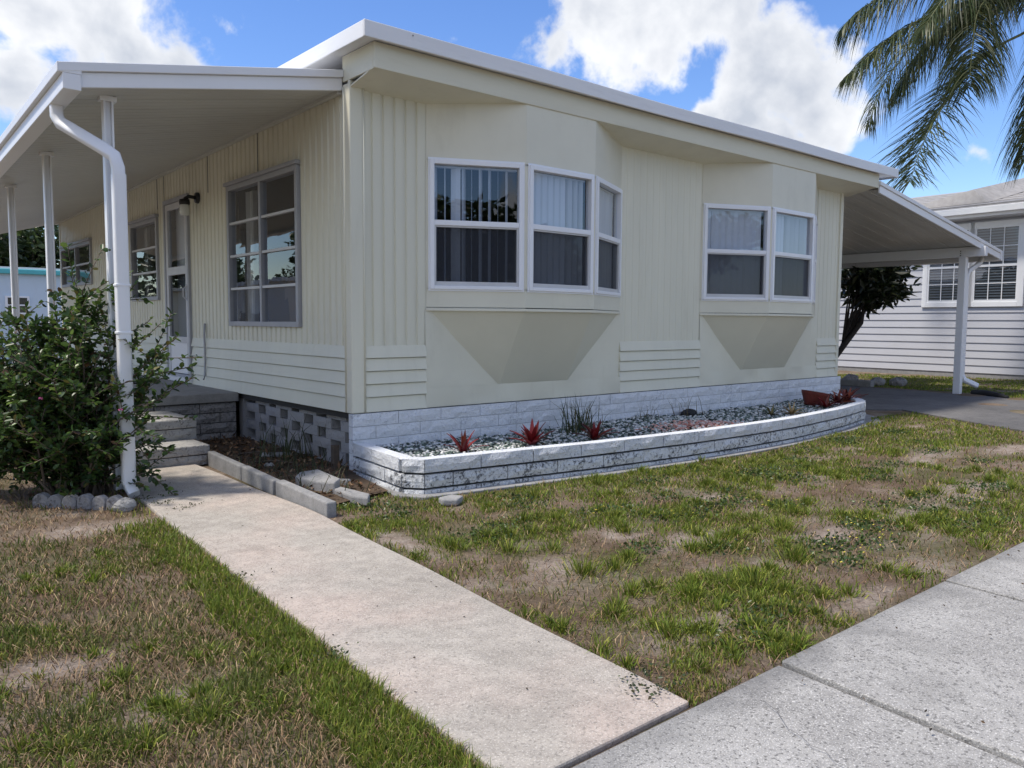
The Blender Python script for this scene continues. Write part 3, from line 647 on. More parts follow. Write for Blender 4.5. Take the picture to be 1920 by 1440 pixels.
# vented grey block screen below the side wall
vent = thing('vented_block_wall', 'grey open-pattern block screen wall below the side of the home', 'block wall', (3.0, 6.5, 0))
vv = variants(blk_vent, .318, .082, .10, 5, .004, 70)
for k, z in enumerate((.366, .282, .198, .114, .030, -.054)):
    y = 5.52 + (.0 if k % 2 else .24)
    while y < 7.60:
        share('block', vv[random.randrange(5)], (X0 + .055 + random.uniform(-.004, .004), y + random.uniform(-.006, .006), z), -math.pi / 2, vent); y += .478
obj('backing_sheet', ribbed(lambda s, d, z: (X0 + .15 - d, s, z), 5.40, 7.62, -.05, .448, period=.05, fine=.5, depth=.01), blk_vent, vent)
obj('end_pier', MB().box(X0 + .050, X0 + .15, 5.415, 5.50, -.05, .45), blk_vent, vent); obj('end_pier', MB().box(X0 + .03, X0 + .15, 7.57, 7.68, -.05, .45), blk_vent, vent)
obj('wooden_stake', MB().box(X0 - .10, X0 - .05, 5.50, 5.55, .0, .2), bark, vent, bevel=.004)
# porch
porch = thing('porch', 'grey block porch with a concrete floor slab below the side door', 'porch', (2.2, 9, 0))
obj('floor_slab', MB().box(1.25, X0 - .02, 7.56, 15.2, .375, .462), conc_slab, porch, bevel=.008)
vp = variants(blk_grey, .402, .088, .08, 5, .012, 90)
for k, z in enumerate((.276, .180, .084, -.012)): course_along([(1.27, 7.60), (2.97, 7.60)], 0, .41, .012, z, vp, porch, -.1 if k % 2 else -.29)
for k, z in enumerate((.276, .180, .084, -.012)): course_along([(1.28, 15.1), (1.28, 7.62)], 0, .41, .012, z, vp, porch, -.1 if k % 2 else -.29)
obj('mortar', MB().box(1.30, 2.96, 7.625, 15.1, -.05, .374), mortar_dark, porch)
steps = thing('porch_steps', 'two pale grey block steps leading up to the porch', 'steps', (1.9, 6.9, 0))
vs_ = variants(blk_light, .402, .086, .08, 5, .010, 110)
for (xa, xb, ya, yb, z0, z1) in ((1.40, 2.285, 6.42, 6.98, 0, .158), (1.40, 2.315, 6.80, 7.55, .158, .33)):
    obj('tread', MB().box(xa, xb, ya - .008, yb, z1 - .075, z1), blk_light, steps, bevel=.01)
    h = z1 - .082 - z0
    meta = [block_mesh('block', .40, h, .08, blk_light, 130 + k, .008) for k in range(3)]
    course_along([(xa + .01, ya), (xb - .005, ya)], 0, .39, .012, z0, meta, steps, -.12 if z0 else -.3)
    course_along([(xb - .008, ya + .006), (xb - .008, yb)], 0, .39, .012, z0, meta, steps, -.2)
    obj('mortar', MB().box(xa + .02, xb - .03, ya + .02, yb, z0 - .02 if z0 == 0 else z0 + .001, z1 - .076), mortar_dark, steps)
tag(obj('door_mat', MB().box(1.95, 2.5, 9.2, 9.75, .464, .476), mat_black), 'black rubber mat lying on the porch floor by the door', 'mat')

# ------------------------------------------------------------------ porch roof
cover = thing('porch_cover', 'white metal porch roof with gutter, downspout and slim posts', 'porch roof', (2.0, 10, 0))
YP, YE = 5.46, 15.35
def zc(x, y): return 2.872 - .010 * (y - 5.47) - (3.0 - x) * (.178 + .012 * (y - 5.47))
def gx_(y): return 1.105 + .006 * (y - 5.47)
y = YP + .03
while y < YE - .05:
    yb = min(y + .298, YE); mb = MB(); cols = [y + .003, y + .09, y + .098, y + .106, y + .19, y + .198, y + .206, yb - .003]; dz = [0, 0, .007, 0, 0, .007, 0, 0]
    for x in (gx_(y) + .09, 2.99):
        for q, d in zip(cols, dz): mb.v.append((x, q, zc(x, q) + d))
    for i in range(7): mb.f.append((i, i + 8, i + 9, i + 1))
    x = gx_(y) + .09; n0 = len(mb.v)
    for q in (cols[0], cols[-1]):
        for x in (gx_(y) + .09, 2.99): mb.v.append((x, q, zc(x, q) + .075))
    mb.f += [(n0, n0 + 2, n0 + 3, n0 + 1), (0, n0, n0 + 1, 8), (7, 15, n0 + 3, n0 + 2), (0, 7, n0 + 2, n0)]
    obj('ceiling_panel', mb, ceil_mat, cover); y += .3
def fascia(y0, y1, dz0, dz1, xa, xb, name, m):
    return obj(name, MB().hexa([(xa, y0, zc(xa, y0) + dz0), (xb, y0, zc(xb, y0) + dz0), (xb, y1, zc(xb, y0) + dz0), (xa, y1, zc(xa, y0) + dz0), (xa, y0, zc(xa, y0) + dz1), (xb, y0, zc(xb, y0) + dz1), (xb, y1, zc(xb, y0) + dz1), (xa, y1, zc(xa, y0) + dz1)]), m, cover, bevel=.004)
fascia(YP, YP + .025, -.006, .085, 1.135, 2.985, 'front_fascia', white_metal)
fascia(YP - .022, YP + .03, .0855, .140, 1.10, 2.985, 'cap_flashing', white_dirty)
ys_ = np.linspace(YP - .02, YE, 24)
def yrun(dx0, dx1, dz0, dz1, name, m):
    mb = MB()
    for y in ys_:
        x = gx_(y); z = zc(x, y); mb.v += [(x + dx0, y, z + dz0), (x + dx0, y, z + dz1), (x + dx1, y, z + dz1), (x + dx1, y, z + dz0)]
    for i in range(len(ys_) - 1):
        a = 4 * i
        for k in range(4): mb.f.append((a + k, a + (k + 1) % 4, a + 4 + (k + 1) % 4, a + 4 + k))
    e = 4 * (len(ys_) - 1); mb.f += [(3, 2, 1, 0), (e, e + 1, e + 2, e + 3)]
    return obj(name, mb, m, cover, bevel=.004)
yrun(.015, .115, -.012, .082, 'gutter', white_metal); yrun(-.012, .12, .0825, .142, 'cap_flashing', white_dirty)
obj('roof_sheet', MB().hexa([(1.2, YP + .03, zc(1.2, YP) + .10), (2.99, YP + .03, zc(2.99, YP) + .10), (2.99, YE, zc(2.99, YE) + .10), (1.2, YE, zc(1.2, YE) + .10), (1.2, YP + .03, zc(1.2, YP) + .13), (2.99, YP + .03, zc(2.99, YP) + .13), (2.99, YE, zc(2.99, YE) + .13), (1.2, YE, zc(1.2, YE) + .13)]), white_dirty, cover)
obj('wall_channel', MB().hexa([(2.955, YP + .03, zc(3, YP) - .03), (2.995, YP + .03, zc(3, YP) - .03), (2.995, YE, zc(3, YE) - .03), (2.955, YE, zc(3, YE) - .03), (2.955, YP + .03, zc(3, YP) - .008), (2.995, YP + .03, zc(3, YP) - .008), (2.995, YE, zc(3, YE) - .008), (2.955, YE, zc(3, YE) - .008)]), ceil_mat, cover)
for (py, base) in ((5.72, .02), (7.62, .462), (9.35, .462), (11.2, .462), (13.1, .462), (15.0, .462)):
    px = 1.43; m = MB(); zt = zc(px, py) + .004
    m.box(px - .03, px - .018, py - .03, py + .03, base, zt).box(px + .018, px + .03, py - .03, py + .03, base, zt).box(px - .018, px + .018, py - .006, py + .006, base, zt)
    p = obj('post', m, white_metal, cover, bevel=.002)
    obj('bracket', MB().box(px - .05, px + .05, py - .034, py + .034, zt - .035, zt - .004), white_metal, p)
# downspout: rounded rectangular section
def duct(path, wx, wy, m, name, parent):
    mb = MB(); path = [Vector(p) for p in path]; rings = []
    prof = []
    for k in range(20):
        a = 2 * math.pi * k / 20; c, s = math.cos(a), math.sin(a); e = .45
        prof.append((math.copysign(abs(c) ** e, c) * wx / 2, math.copysign(abs(s) ** e, s) * wy / 2))
    for i, p in enumerate(path):
        t = (path[min(i + 1, len(path) - 1)] - path[max(i - 1, 0)]).normalized(); a = Vector((0, 1, 0)); a = (a - t * a.dot(t)); 
        if a.length < .2: a = Vector((1, 0, 0)) - t * t.x
        a.normalize(); b = t.cross(a); rings.append(len(mb.v))
        for (q, r) in prof: mb.v.append(tuple(p + b * q + a * r))
    for i in range(len(rings) - 1):
        for k in range(20): mb.f.append((rings[i] + k, rings[i] + (k + 1) % 20, rings[i + 1] + (k + 1) % 20, rings[i + 1] + k))
    mb.f.append(tuple(rings[0] + k for k in range(20))[::-1]); mb.f.append(tuple(rings[-1] + k for k in range(20)))
    o = obj(name, mb, m, parent, smooth=True); es = o.modifiers.new('edge', 'EDGE_SPLIT'); es.split_angle = math.radians(50); return o
zg = zc(1.16, 5.85) - .012
ds = duct([(1.165, 5.86, zg), (1.165, 5.86, zg - .07), (1.18, 5.83, zg - .12), (1.23, 5.75, zg - .17), (1.36, 5.55, zg - .30), (1.405, 5.49, zg - .35), (1.418, 5.47, zg - .42), (1.42, 5.47, zg - .50)], .075, .062, white_metal, 'downspout_elbow', cover)
dn = duct([(1.42, 5.47, 2.06), (1.42, 5.47, 1.2), (1.425, 5.47, .10)], .083, .066, white_metal, 'downspout', cover)
for z in (1.36, 1.06): obj('strap', MB().box(1.375, 1.468, 5.435, 5.505, z, z + .02), white_metal, dn, bevel=.006)
duct([(1.425, 5.47, .11), (1.43, 5.45, .07), (1.44, 5.41, .035)], .07, .06, white_metal, 'downspout_outlet', cover)

# ------------------------------------------------------------------ carport on the right
cp = thing('carport', 'white metal carport roof with beam and post beyond the home', 'carport', (13, 8, 0))
def zk(x): return 2.955 - (x - 10.6) * .140
YA, YZ = 4.99, 13.0
n = 27
for k in range(n):
    ya = YA + .03 + k * .3; mb = MB()
    cols = [ya + .003, ya + .14, ya + .15, ya + .16, ya + .297]; dz = [0, 0, .02, 0, 0]
    for x in (10.62, 15.05):
        for q, d in zip(cols, dz): mb.v.append((x, q, zk(x) - .02 + d))
    for i in range(4): mb.f.append((i, i + 5, i + 6, i + 1))
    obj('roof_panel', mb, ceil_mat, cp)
def xstrip(xa, xb, y0, y1, dz0, dz1, name, m): return obj(name, MB().hexa([(xa, y0, zk(xa) + dz0), (xb, y0, zk(xb) + dz0), (xb, y1, zk(xb) + dz0), (xa, y1, zk(xa) + dz0), (xa, y0, zk(xa) + dz1), (xb, y0, zk(xb) + dz1), (xb, y1, zk(xb) + dz1), (xa, y1, zk(xa) + dz1)]), m, cp, bevel=.004)
xstrip(10.62, 15.06, YA + .006, YA + .03, -.07, .028, 'front_fascia', white_metal); xstrip(10.60, 15.10, YA - .012, YA + .035, .0285, .078, 'cap_flashing', white_dirty)
xstrip(10.62, 15.06, YA + .035, YZ, .03, .06, 'roof_sheet', white_dirty)
xstrip(15.05, 15.12, YA - .01, YZ, -.09, .07, 'gutter', white_metal)
bm = obj('beam', MB().box(14.20, 14.30, 4.93, YZ, 2.265, zk(14.25) - .022), white_metal, cp, bevel=.004)
for py in (5.27, 9.0, 12.7):
    p = obj('post', MB().box(14.195, 14.305, py - .055, py + .055, .008, 2.264), white_metal, cp, bevel=.006)
    for k in range(3): obj('bolt', MB().lathe((14.193, py + .03, 2.29 + k * .035), [(0, -.004), (.009, -.003), (.009, .008)], 6, Matrix.Rotation(math.pi / 2, 3, 'Y')), black_metal, p)
duct([(15.0, 5.25, 2.28), (14.9, 5.25, 2.2), (14.45, 5.25, 2.05), (14.37, 5.25, 1.95), (14.36, 5.25, 1.8)], .075, .06, white_metal, 'downspout_elbow', cp)
duct([(14.36, 5.25, 1.82), (14.36, 5.25, .3)], .083, .066, white_metal, 'downspout', cp)
duct([(14.36, 5.25, .32), (14.38, 5.22, .24), (14.52, 5.06, .14)], .085, .07, white_metal, 'downspout_outlet', cp)
def lump(name, c, r, m, seed, squash=(1, 1, .5), nu=14, nv=8, amp=.25):
    g_ = np.random.default_rng(seed); ph = g_.uniform(0, 6.28, 8); mb = MB()
    for j in range(nv + 1):
        th = math.pi * j / nv
        for i in range(nu):
            a = 2 * math.pi * i / nu; q = 1 + amp * (math.sin(2 * a + ph[0]) * .4 + math.sin(3 * a + ph[1] + th * 2) * .35 + math.sin(5 * a + ph[2] - th * 3) * .25)
            mb.v.append((c[0] + r * squash[0] * q * math.sin(th) * math.cos(a), c[1] + r * squash[1] * q * math.sin(th) * math.sin(a), c[2] + r * squash[2] * q * math.cos(th)))
    for j in range(nv):
        for i in range(nu): mb.f.append((j * nu + i, (j + 1) * nu + i, (j + 1) * nu + (i + 1) % nu, j * nu + (i + 1) % nu))
    return mb
tag(obj('drain_mat', MB().tube([(14.45, 5.1, .03), (14.35, 4.9, .035), (14.2, 4.65, .03), (14.02, 4.45, .02)], [.05, .06, .05, .03], 8), mat_black, smooth=True), 'flattened black drain hose lying on grass by the carport post', 'hose')
tag(obj('kerb_timber', MB().box(14.52, 14.66, 6.85, 8.4, .0, .12), conc_grey, bevel=.008), 'straight grey border block on the ground behind the driveway', 'border')
for k, (p, r) in enumerate((((14.85, 7.4, .10), .13), ((15.0, 6.95, .07), .12), ((15.3, 6.7, .06), .14))):
    tag(obj('rock', lump('rock', p, r, blk_grey, 300 + k, (1.2, 1, .7)), blk_grey, smooth=False), ('grey rock behind the border block, nearest the home', 'grey rock behind the border block, middle of three', 'broad grey rock behind the border block, nearest the carport post')[k], 'rock', 'rocks behind the driveway')

# ------------------------------------------------------------------ neighbours' houses
nb = thing('neighbour_house', 'grey vinyl-sided house with white trimmed windows beyond the carport', 'house', (21, 8, 0))
F, Ln = frame_of((19.2 + .045 * (15 - 5.8), 15.0), (19.2 + .045 * (2.0 - 5.8), 2.0))
def su(y): return 15.0 - y
for k in range(20):
    z = .10 + k * .166
    obj('plank', MB().hexa([F(0, .022, z), F(Ln, .022, z), F(Ln, -.02, z), F(0, -.02, z), F(0, .002, z + .168), F(Ln, .002, z + .168), F(Ln, -.02, z + .168), F(0, -.02, z + .168)]), nbr_board, nb)
obj('foundation', MB().fr(F, 0, Ln, -.3, .004, -.05, .10), conc_grey, nb); obj('wall', MB().fr(F, 0, Ln, -.3, -.02, .1, 3.5), nbr_board, nb)
dark_blind = paint('shaded_blind', (.13, .145, .155), .6, .05, 5)
def nbr_window(ya, yb, z0, z1):
    a, b = su(yb), su(ya); m = MB().fr(F, a - .11, a, .0, .06, z0 - .11, z1 + .11).fr(F, b, b + .11, .0, .06, z0 - .11, z1 + .11).fr(F, a, b, .0, .06, z1, z1 + .11).fr(F, a, b, .0, .06, z0 - .11, z0)
    wn = obj('window', m, nbr_trim, nb, bevel=.006); zm = (z0 + z1) / 2 - .03
    obj('sash', MB().fr(F, a, a + .04, .0, .05, z0, z1).fr(F, b - .04, b, .0, .05, z0, z1).fr(F, a + .04, b - .04, .0, .05, z1 - .04, z1).fr(F, a + .04, b - .04, .0, .05, z0, z0 + .045).fr(F, a + .04, b - .04, .0, .056, zm - .025, zm + .025), nbr_trim, wn)
    obj('backing', MB().fr(F, a, b, -.01, .026, z0, z1), dark_in, wn)
    for s, (za, zb) in enumerate(((z0 + .045, zm - .025), (zm + .025, z1 - .04))):
        obj('pane', MB().add([F(a + .04, .036, za), F(b - .04, .036, za), F(b - .04, .036, zb), F(a + .04, .036, zb)], [(0, 1, 2, 3)]), glass, wn)
        g_ = MB()
        for i in (1, 2): u = a + .04 + (b - a - .08) * i / 3; g_.fr(F, u - .009, u + .009, .037, .043, za, zb)
        obj('muntin', g_.fr(F, a + .04, b - .04, .037, .0425, (za + zb) / 2 - .009, (za + zb) / 2 + .009), nbr_trim, wn)
        zz = za
        while zz < zb - .03: obj('blind_slat', MB().hexa([F(a + .04, .034, zz), F(b - .04, .034, zz), F(b - .04, .028, zz + .002), F(a + .04, .028, zz + .002), F(a + .04, .034, zz + .004), F(b - .04, .034, zz + .004), F(b - .04, .0285, zz + .03), F(a + .04, .0285, zz + .03)]), dark_blind, wn); zz += .06
nbr_window(6.98, 7.86, 1.66, 3.28); nbr_window(5.98, 6.88, 1.66, 3.28)
rf = obj('roof', MB().hexa([F(-.2, .45, 3.62), F(Ln, .45, 3.62), F(Ln, -4.5, 4.7), F(-.2, -4.5, 4.7), F(-.2, .45, 3.70), F(Ln, .45, 3.70), F(Ln, -4.5, 4.80), F(-.2, -4.5, 4.80)]), shingle, nb)
for k in range(9):
    d = .45 - k * .52; z = 3.71 + k * .52 * .2222
    obj('shingle_course', MB().hexa([F(-.2, d, z), F(Ln, d, z), F(Ln, d - .5, z + .1), F(-.2, d - .5, z + .1), F(-.2, d, z + .014), F(Ln, d, z + .014), F(Ln, d - .5, z + .112), F(-.2, d - .5, z + .112)]), shingle, rf)
obj('gutter', MB().fr(F, -.2, Ln, .45, .56, 3.52, 3.66), nbr_trim, rf, bevel=.01); obj('fascia', MB().fr(F, -.2, Ln, .40, .449, 3.46, 3.615), nbr_trim, rf); obj('soffit', MB().fr(F, -.2, Ln, -.02, .40, 3.44, 3.47), nbr_board, rf)
gb = MB().add([F(su(8.6), .1, 3.8), F(su(6.6), .1, 3.8), F(su(7.0), .0, 4.12), F(su(8.6), -3, 4.5), F(su(6.6), -3, 4.5), F(su(7.0), -3.4, 4.82)], [(0, 1, 2), (0, 2, 5, 3), (1, 4, 5, 2), (3, 5, 4)])
obj('gable', gb, shingle, nb)
bh = thing('blue_home', 'pale blue flat-roofed mobile home with teal roof trim behind the porch', 'mobile home', (2, 28, 0))
obj('wall', MB().box(-1, 9.5, 27, 31, 0, 2.46), blue_wall, bh); obj('roof_trim', MB().box(-1.15, 9.65, 26.85, 31.1, 2.46, 2.60), teal, bh, bevel=.02); obj('roof', MB().box(-1.1, 9.6, 26.9, 31, 2.60, 2.66), white_metal, bh)
def far_window(bx0, bx1, z0, z1, yw, root):
    wn = obj('window', MB().box(bx0 - .06, bx0, yw - .05, yw, z0 - .05, z1 + .05).box(bx1, bx1 + .06, yw - .05, yw, z0 - .05, z1 + .05).box(bx0, bx1, yw - .05, yw, z1, z1 + .05).box(bx0, bx1, yw - .05, yw, z0 - .05, z0).box(bx0, bx1, yw - .045, yw - .002, (z0 + z1) / 2 - .02, (z0 + z1) / 2 + .02), white_frame, root)
    obj('pane', MB().box(bx0, bx1, yw - .02, yw - .001, z0, z1), glass_dark, wn); obj('backing', MB().box(bx0, bx1, yw - .0005, yw + .02, z0, z1), dark_in, wn)
far_window(3.93, 4.42, 1.35, 1.78, 27, bh); far_window(.2, 1.4, 1.2, 2.0, 27, bh)
# the home across the side yard: only mirrored in the side windows
sh_ = thing('side_yard_home', 'white mobile home mirrored in the side windows', 'mobile home', (-11, 33, 0))
obj('wall', MB().box(-16, -6.5, 27, 40, 0, 2.5), white_metal, sh_); obj('roof', MB().box(-16.2, -6.2, 26.8, 40.2, 2.5, 2.64), white_dirty, sh_)
obj('air_conditioner', MB().box(-6.5, -6.1, 29.4, 30.4, 1.0, 1.5).box(-9, -8.2, 26.6, 27, 1.0, 1.5), alu, sh_, bevel=.02)

# ------------------------------------------------------------------ vegetation
def leaf_cloud(cent, n, size, aspect, cols, r, updir=.3, fold=.25):
    """n leaf faces (each a folded pair of triangles) about given centre points; returns V, F, col"""
    k = cent[r.integers(0, len(cent), n)] if len(cent) != n else cent
    d = r.normal(size=(n, 3)); d[:, 2] = d[:, 2] * .6 - updir; d /= np.linalg.norm(d, axis=1)[:, None]
    s = np.cross(d, r.normal(size=(n, 3))); s /= np.linalg.norm(s, axis=1)[:, None] + 1e-9
    nn = np.cross(d, s); ln = size * r.uniform(.6, 1.25, (n, 1)); wd = ln * aspect
    a = k; b = k + d * ln; m1 = k + d * ln * .5 + s * wd * .5 + nn * wd * fold; m2 = k + d * ln * .5 - s * wd * .5 + nn * wd * fold
    V = np.stack([a, m1, b, m2], 1).reshape(-1, 3); i = np.arange(n) * 4
    Fq = np.concatenate([np.stack([i, i + 1, i + 2], 1), np.stack([i, i + 2, i + 3], 1)])
    c = np.array(cols)[r.integers(0, len(cols), n)] * r.uniform(.65, 1.3, (n, 1)); return V, Fq, np.repeat(c, 4, axis=0)
GREENS = [(.045, .075, .02), (.035, .06, .018), (.06, .09, .025), (.03, .05, .02)]
def tree(name, label, base, h, cr, cz, nleaf, leaf, cols, seed, clumps=26, cat='tree', group=None, tr=.18, aspect=.5, bk=None, lean=(0, 0)):
    r = np.random.default_rng(seed); root = thing(name, label, cat, base, group); b = np.array(base, float)
    cc = r.normal(size=(clumps, 3)); cc /= np.linalg.norm(cc, axis=1)[:, None]; cc *= r.uniform(.35, 1.0, (clumps, 1)); cc = cc * np.array(cr) + b + np.array([lean[0], lean[1], cz])
    m = MB(); top = b + np.array([lean[0] * .8, lean[1] * .8, cz * .8])
    m.tube([b, b + (top - b) * .3 + r.normal(size=3) * .08, b + (top - b) * .65 + r.normal(size=3) * .1, top], [tr, tr * .8, tr * .6, tr * .3], 8)
    for q in cc[:min(16, clumps)]:
        st = b + (top - b) * r.uniform(.35, .9); m.tube([st, st + (q - st) * .5 + np.array([0, 0, .1 * h / 4]), q], [tr * .4, tr * .22, tr * .08], 5)
    obj('trunk', m, bk or bark, root, smooth=True)
    rad = np.mean(cr) * .36; per = nleaf // clumps; pts = []
    for q in cc: o = r.normal(size=(per, 3)); o /= np.linalg.norm(o, axis=1)[:, None]; pts.append(q + o * rad * r.uniform(.2, 1.0, (per, 1)) ** .6 * np.array([1.1, 1.1, .75]))
    pts = np.concatenate(pts); Vv, Ff, cl = leaf_cloud(pts, len(pts), leaf, aspect, cols, r)
    o = bpy.data.objects.new('crown', npmesh('crown', Vv, [Ff], leaf_m, cl)); place(o, root); return root
tree('oak_tree', 'dark leafy tree behind the blue home, left', (-1, 38, 0), 7, (4.2, 3, 2.4), 3.9, 7000, .34, GREENS, 1, group='trees behind the blue home')
tree('oak_tree', 'dark leafy tree behind the blue home, nearest the porch wall', (6, 37, 0), 7, (3.6, 3, 2.2), 3.4, 7000, .34, GREENS, 2, group='trees behind the blue home')
tree('oak_tree', 'tall dark tree far beyond the blue home', (3, 46, 0), 9, (6, 3, 2.6), 4.2, 7000, .45, GREENS, 3, group='trees behind the blue home')
# across the street and the side yard (mirrored in the glass)
for k, (x, y, h) in enumerate(((-14, -22, 6.5), (-4, -26, 8), (9, -24, 7), (20, -21, 6), (31, -24, 8))):
    tree('street_tree', ('tree across the street opposite the porch side', 'tall tree across the street opposite the front walk', 'tree across the street opposite the planter', 'low tree across the street opposite the driveway', 'tall tree across the street opposite the neighbouring house')[k], (x, y, 0), h, (3.6, 3, h * .32), h * .62, 3500, .5, GREENS, 20 + k, group='trees across the street')
for k, (x, y, h) in enumerate(((-9, 44, 5.6), (-19, 48, 8))):
    tree('yard_tree', ('small tree across the side yard behind the blue home', 'tall tree across the side yard behind the white home')[k], (x, y, 0), h, (3.2, 3, h * .33), h * .62, 3500, .45, GREENS, 30 + k, group='trees across the side yard')
tree('broadleaf_tree', 'dark broad-leaved tree leaning behind the carport', (15.05, 8.05, 0), 3, (1.05, .55, .62), 2.12, 2200, .24, [(.014, .022, .010), (.02, .03, .012), (.035, .05, .015)], 41, clumps=44, tr=.075, aspect=.36, bk=bark_dark, lean=(1.0, -.5))

# ---- palm
def smooth_path(P, n):
    P = np.array(P, float); t = np.linspace(0, len(P) - 1, n); out = []
    for q in t:
        i = min(int(q), len(P) - 2); f = q - i; p0 = P[max(i - 1, 0)]; p1 = P[i]; p2 = P[i + 1]; p3 = P[min(i + 2, len(P) - 1)]
        out.append(.5 * ((2 * p1) + (-p0 + p2) * f + (2 * p0 - 5 * p1 + 4 * p2 - p3) * f * f + (-p0 + 3 * p1 - 3 * p2 + p3) * f ** 3))
    return np.array(out)
palm = thing('palm_tree', 'queen palm with long drooping fronds above the neighbouring roof', 'palm tree', (17.3, 4.95, 0))
PC = np.array([17.3, 4.95, 6.9])
obj('trunk', MB().tube([(17.5, 4.85, 0), (17.45, 4.88, 2), (17.35, 4.93, 4.5), (17.3, 4.95, 6.4), (17.3, 4.95, 6.9)], [.2, .15, .14, .13, .16], 12), palm_bark, palm, smooth=True)
def frond(P, seed, Ll=1.0, start=.14, hang=1.0):
    r = np.random.default_rng(seed); S = smooth_path(P, 90); tg = np.gradient(S, axis=0); tg /= np.linalg.norm(tg, axis=1)[:, None]
    m = MB().tube([tuple(p) for p in S[::5]], list(np.linspace(.032, .005, len(S[::5]))), 5); ra = obj('frond', m, MATS['palm_rachis'], palm, smooth=True)
    Vs, Fs, Cs = [], [], []; nv = 0
    for i in range(int(90 * start), 90):
        f = (i / 90 - start) / (1 - start); ln = Ll * (math.sin(math.pi * min(1, .18 + f * .8)) ** .6) * 1.0
        for sd in (-1, 1):
            for q in range(4 if seed < 507 else 2):
                t = tg[i]; sdv = np.cross(t, [0, 0, 1.0]); sdv = sdv / (np.linalg.norm(sdv) + 1e-6) * sd
                up = np.cross(sdv, t) * sd
                d = sdv * r.uniform(.75, 1.1) + t * r.uniform(.3, .75) + up * r.uniform(-.3, .45); d /= np.linalg.norm(d); L_ = ln * r.uniform(.75, 1.15); wdt = r.uniform(.006, .011)
                p = S[i] + t * r.uniform(-.02, .02); pts = []; dr = 0
                for k in range(5):
                    x = k / 4; pts.append(p + d * L_ * x * (1 - .25 * hang * x) + np.array([0, 0, -1]) * L_ * hang * .72 * x * x)
                pts = np.array(pts); wv = np.cross(d, r.normal(size=3)); wv /= np.linalg.norm(wv)
                w_ = np.array([.5, 1, .95, .65, .05])[:, None] * wdt; Vs.append(pts + wv * w_); Vs.append(pts - wv * w_)
                a = nv + np.arange(4); Fs.append(np.stack([a, a + 1, a + 6, a + 5], 1)); nv += 10
                c = np.array([(.05, .075, .025), (.07, .09, .03), (.035, .055, .02), (.10, .11, .04)])[r.integers(0, 4)] * r.uniform(.65, 1.3); Cs.append(np.tile(c, (10, 1)))
    o = bpy.data.objects.new('leaflets', npmesh('leaflets', np.concatenate(Vs), [np.concatenate(Fs)], palm_m, np.concatenate(Cs))); place(o, ra)
paint('palm_rachis', (.16, .17, .07), .5, .1, 5)
fr_ = [[PC, (16.60, 5.55, 7.15), (15.62, 6.36, 6.85), (14.85, 6.95, 6.30), (14.25, 7.40, 5.60)],
       [PC, (16.74, 5.35, 6.45), (16.25, 5.74, 6.10), (15.70, 6.13, 5.35), (15.30, 6.40, 4.55), (15.05, 6.53, 3.75)],
       [PC, (16.45, 5.40, 7.25), (15.65, 5.70, 6.75), (15.35, 5.70, 5.95), (15.25, 5.68, 5.30)],
       [PC, (17.2, 4.85, 6.85), (16.9, 4.97, 5.9), (16.68, 5.10, 4.85), (16.6, 5.14, 4.15)],
       [PC, (16.55, 5.75, 7.75), (15.75, 6.55, 7.65), (15.0, 7.25, 7.15), (14.55, 7.65, 6.65)],
       [PC, (16.9, 5.6, 7.3), (16.35, 6.2, 7.0), (15.85, 6.75, 6.3), (15.55, 7.1, 5.5)],
       [PC, (16.4, 5.2, 7.6), (15.6, 5.55, 7.5), (14.95, 5.9, 6.95), (14.5, 6.2, 6.2)],
       [PC, (17.0, 5.9, 7.4), (17.3, 7.2, 7.2), (17.4, 8.1, 6.4), (17.4, 8.5, 5.5)],
       [PC, (18.0, 5.2, 7.6), (19.0, 5.4, 7.4), (19.9, 5.6, 6.6), (20.3, 5.7, 5.8)],
       [PC, (17.9, 4.3, 7.5), (18.7, 3.4, 7.2), (19.3, 2.6, 6.3), (19.6, 2.2, 5.5)],
       [PC, (16.9, 4.2, 7.6), (16.4, 3.2, 7.4), (15.9, 2.3, 6.6), (15.7, 1.9, 5.8)],
       [PC, (17.3, 5.0, 8.2), (17.5, 5.3, 9.0), (17.8, 5.6, 9.5)]]
for k, P in enumerate(fr_): frond(P, 500 + k, hang=1.05 if k != 1 else .25, Ll=1.0 if k != 1 else 1.2, start=.14 if k != 1 else .34)

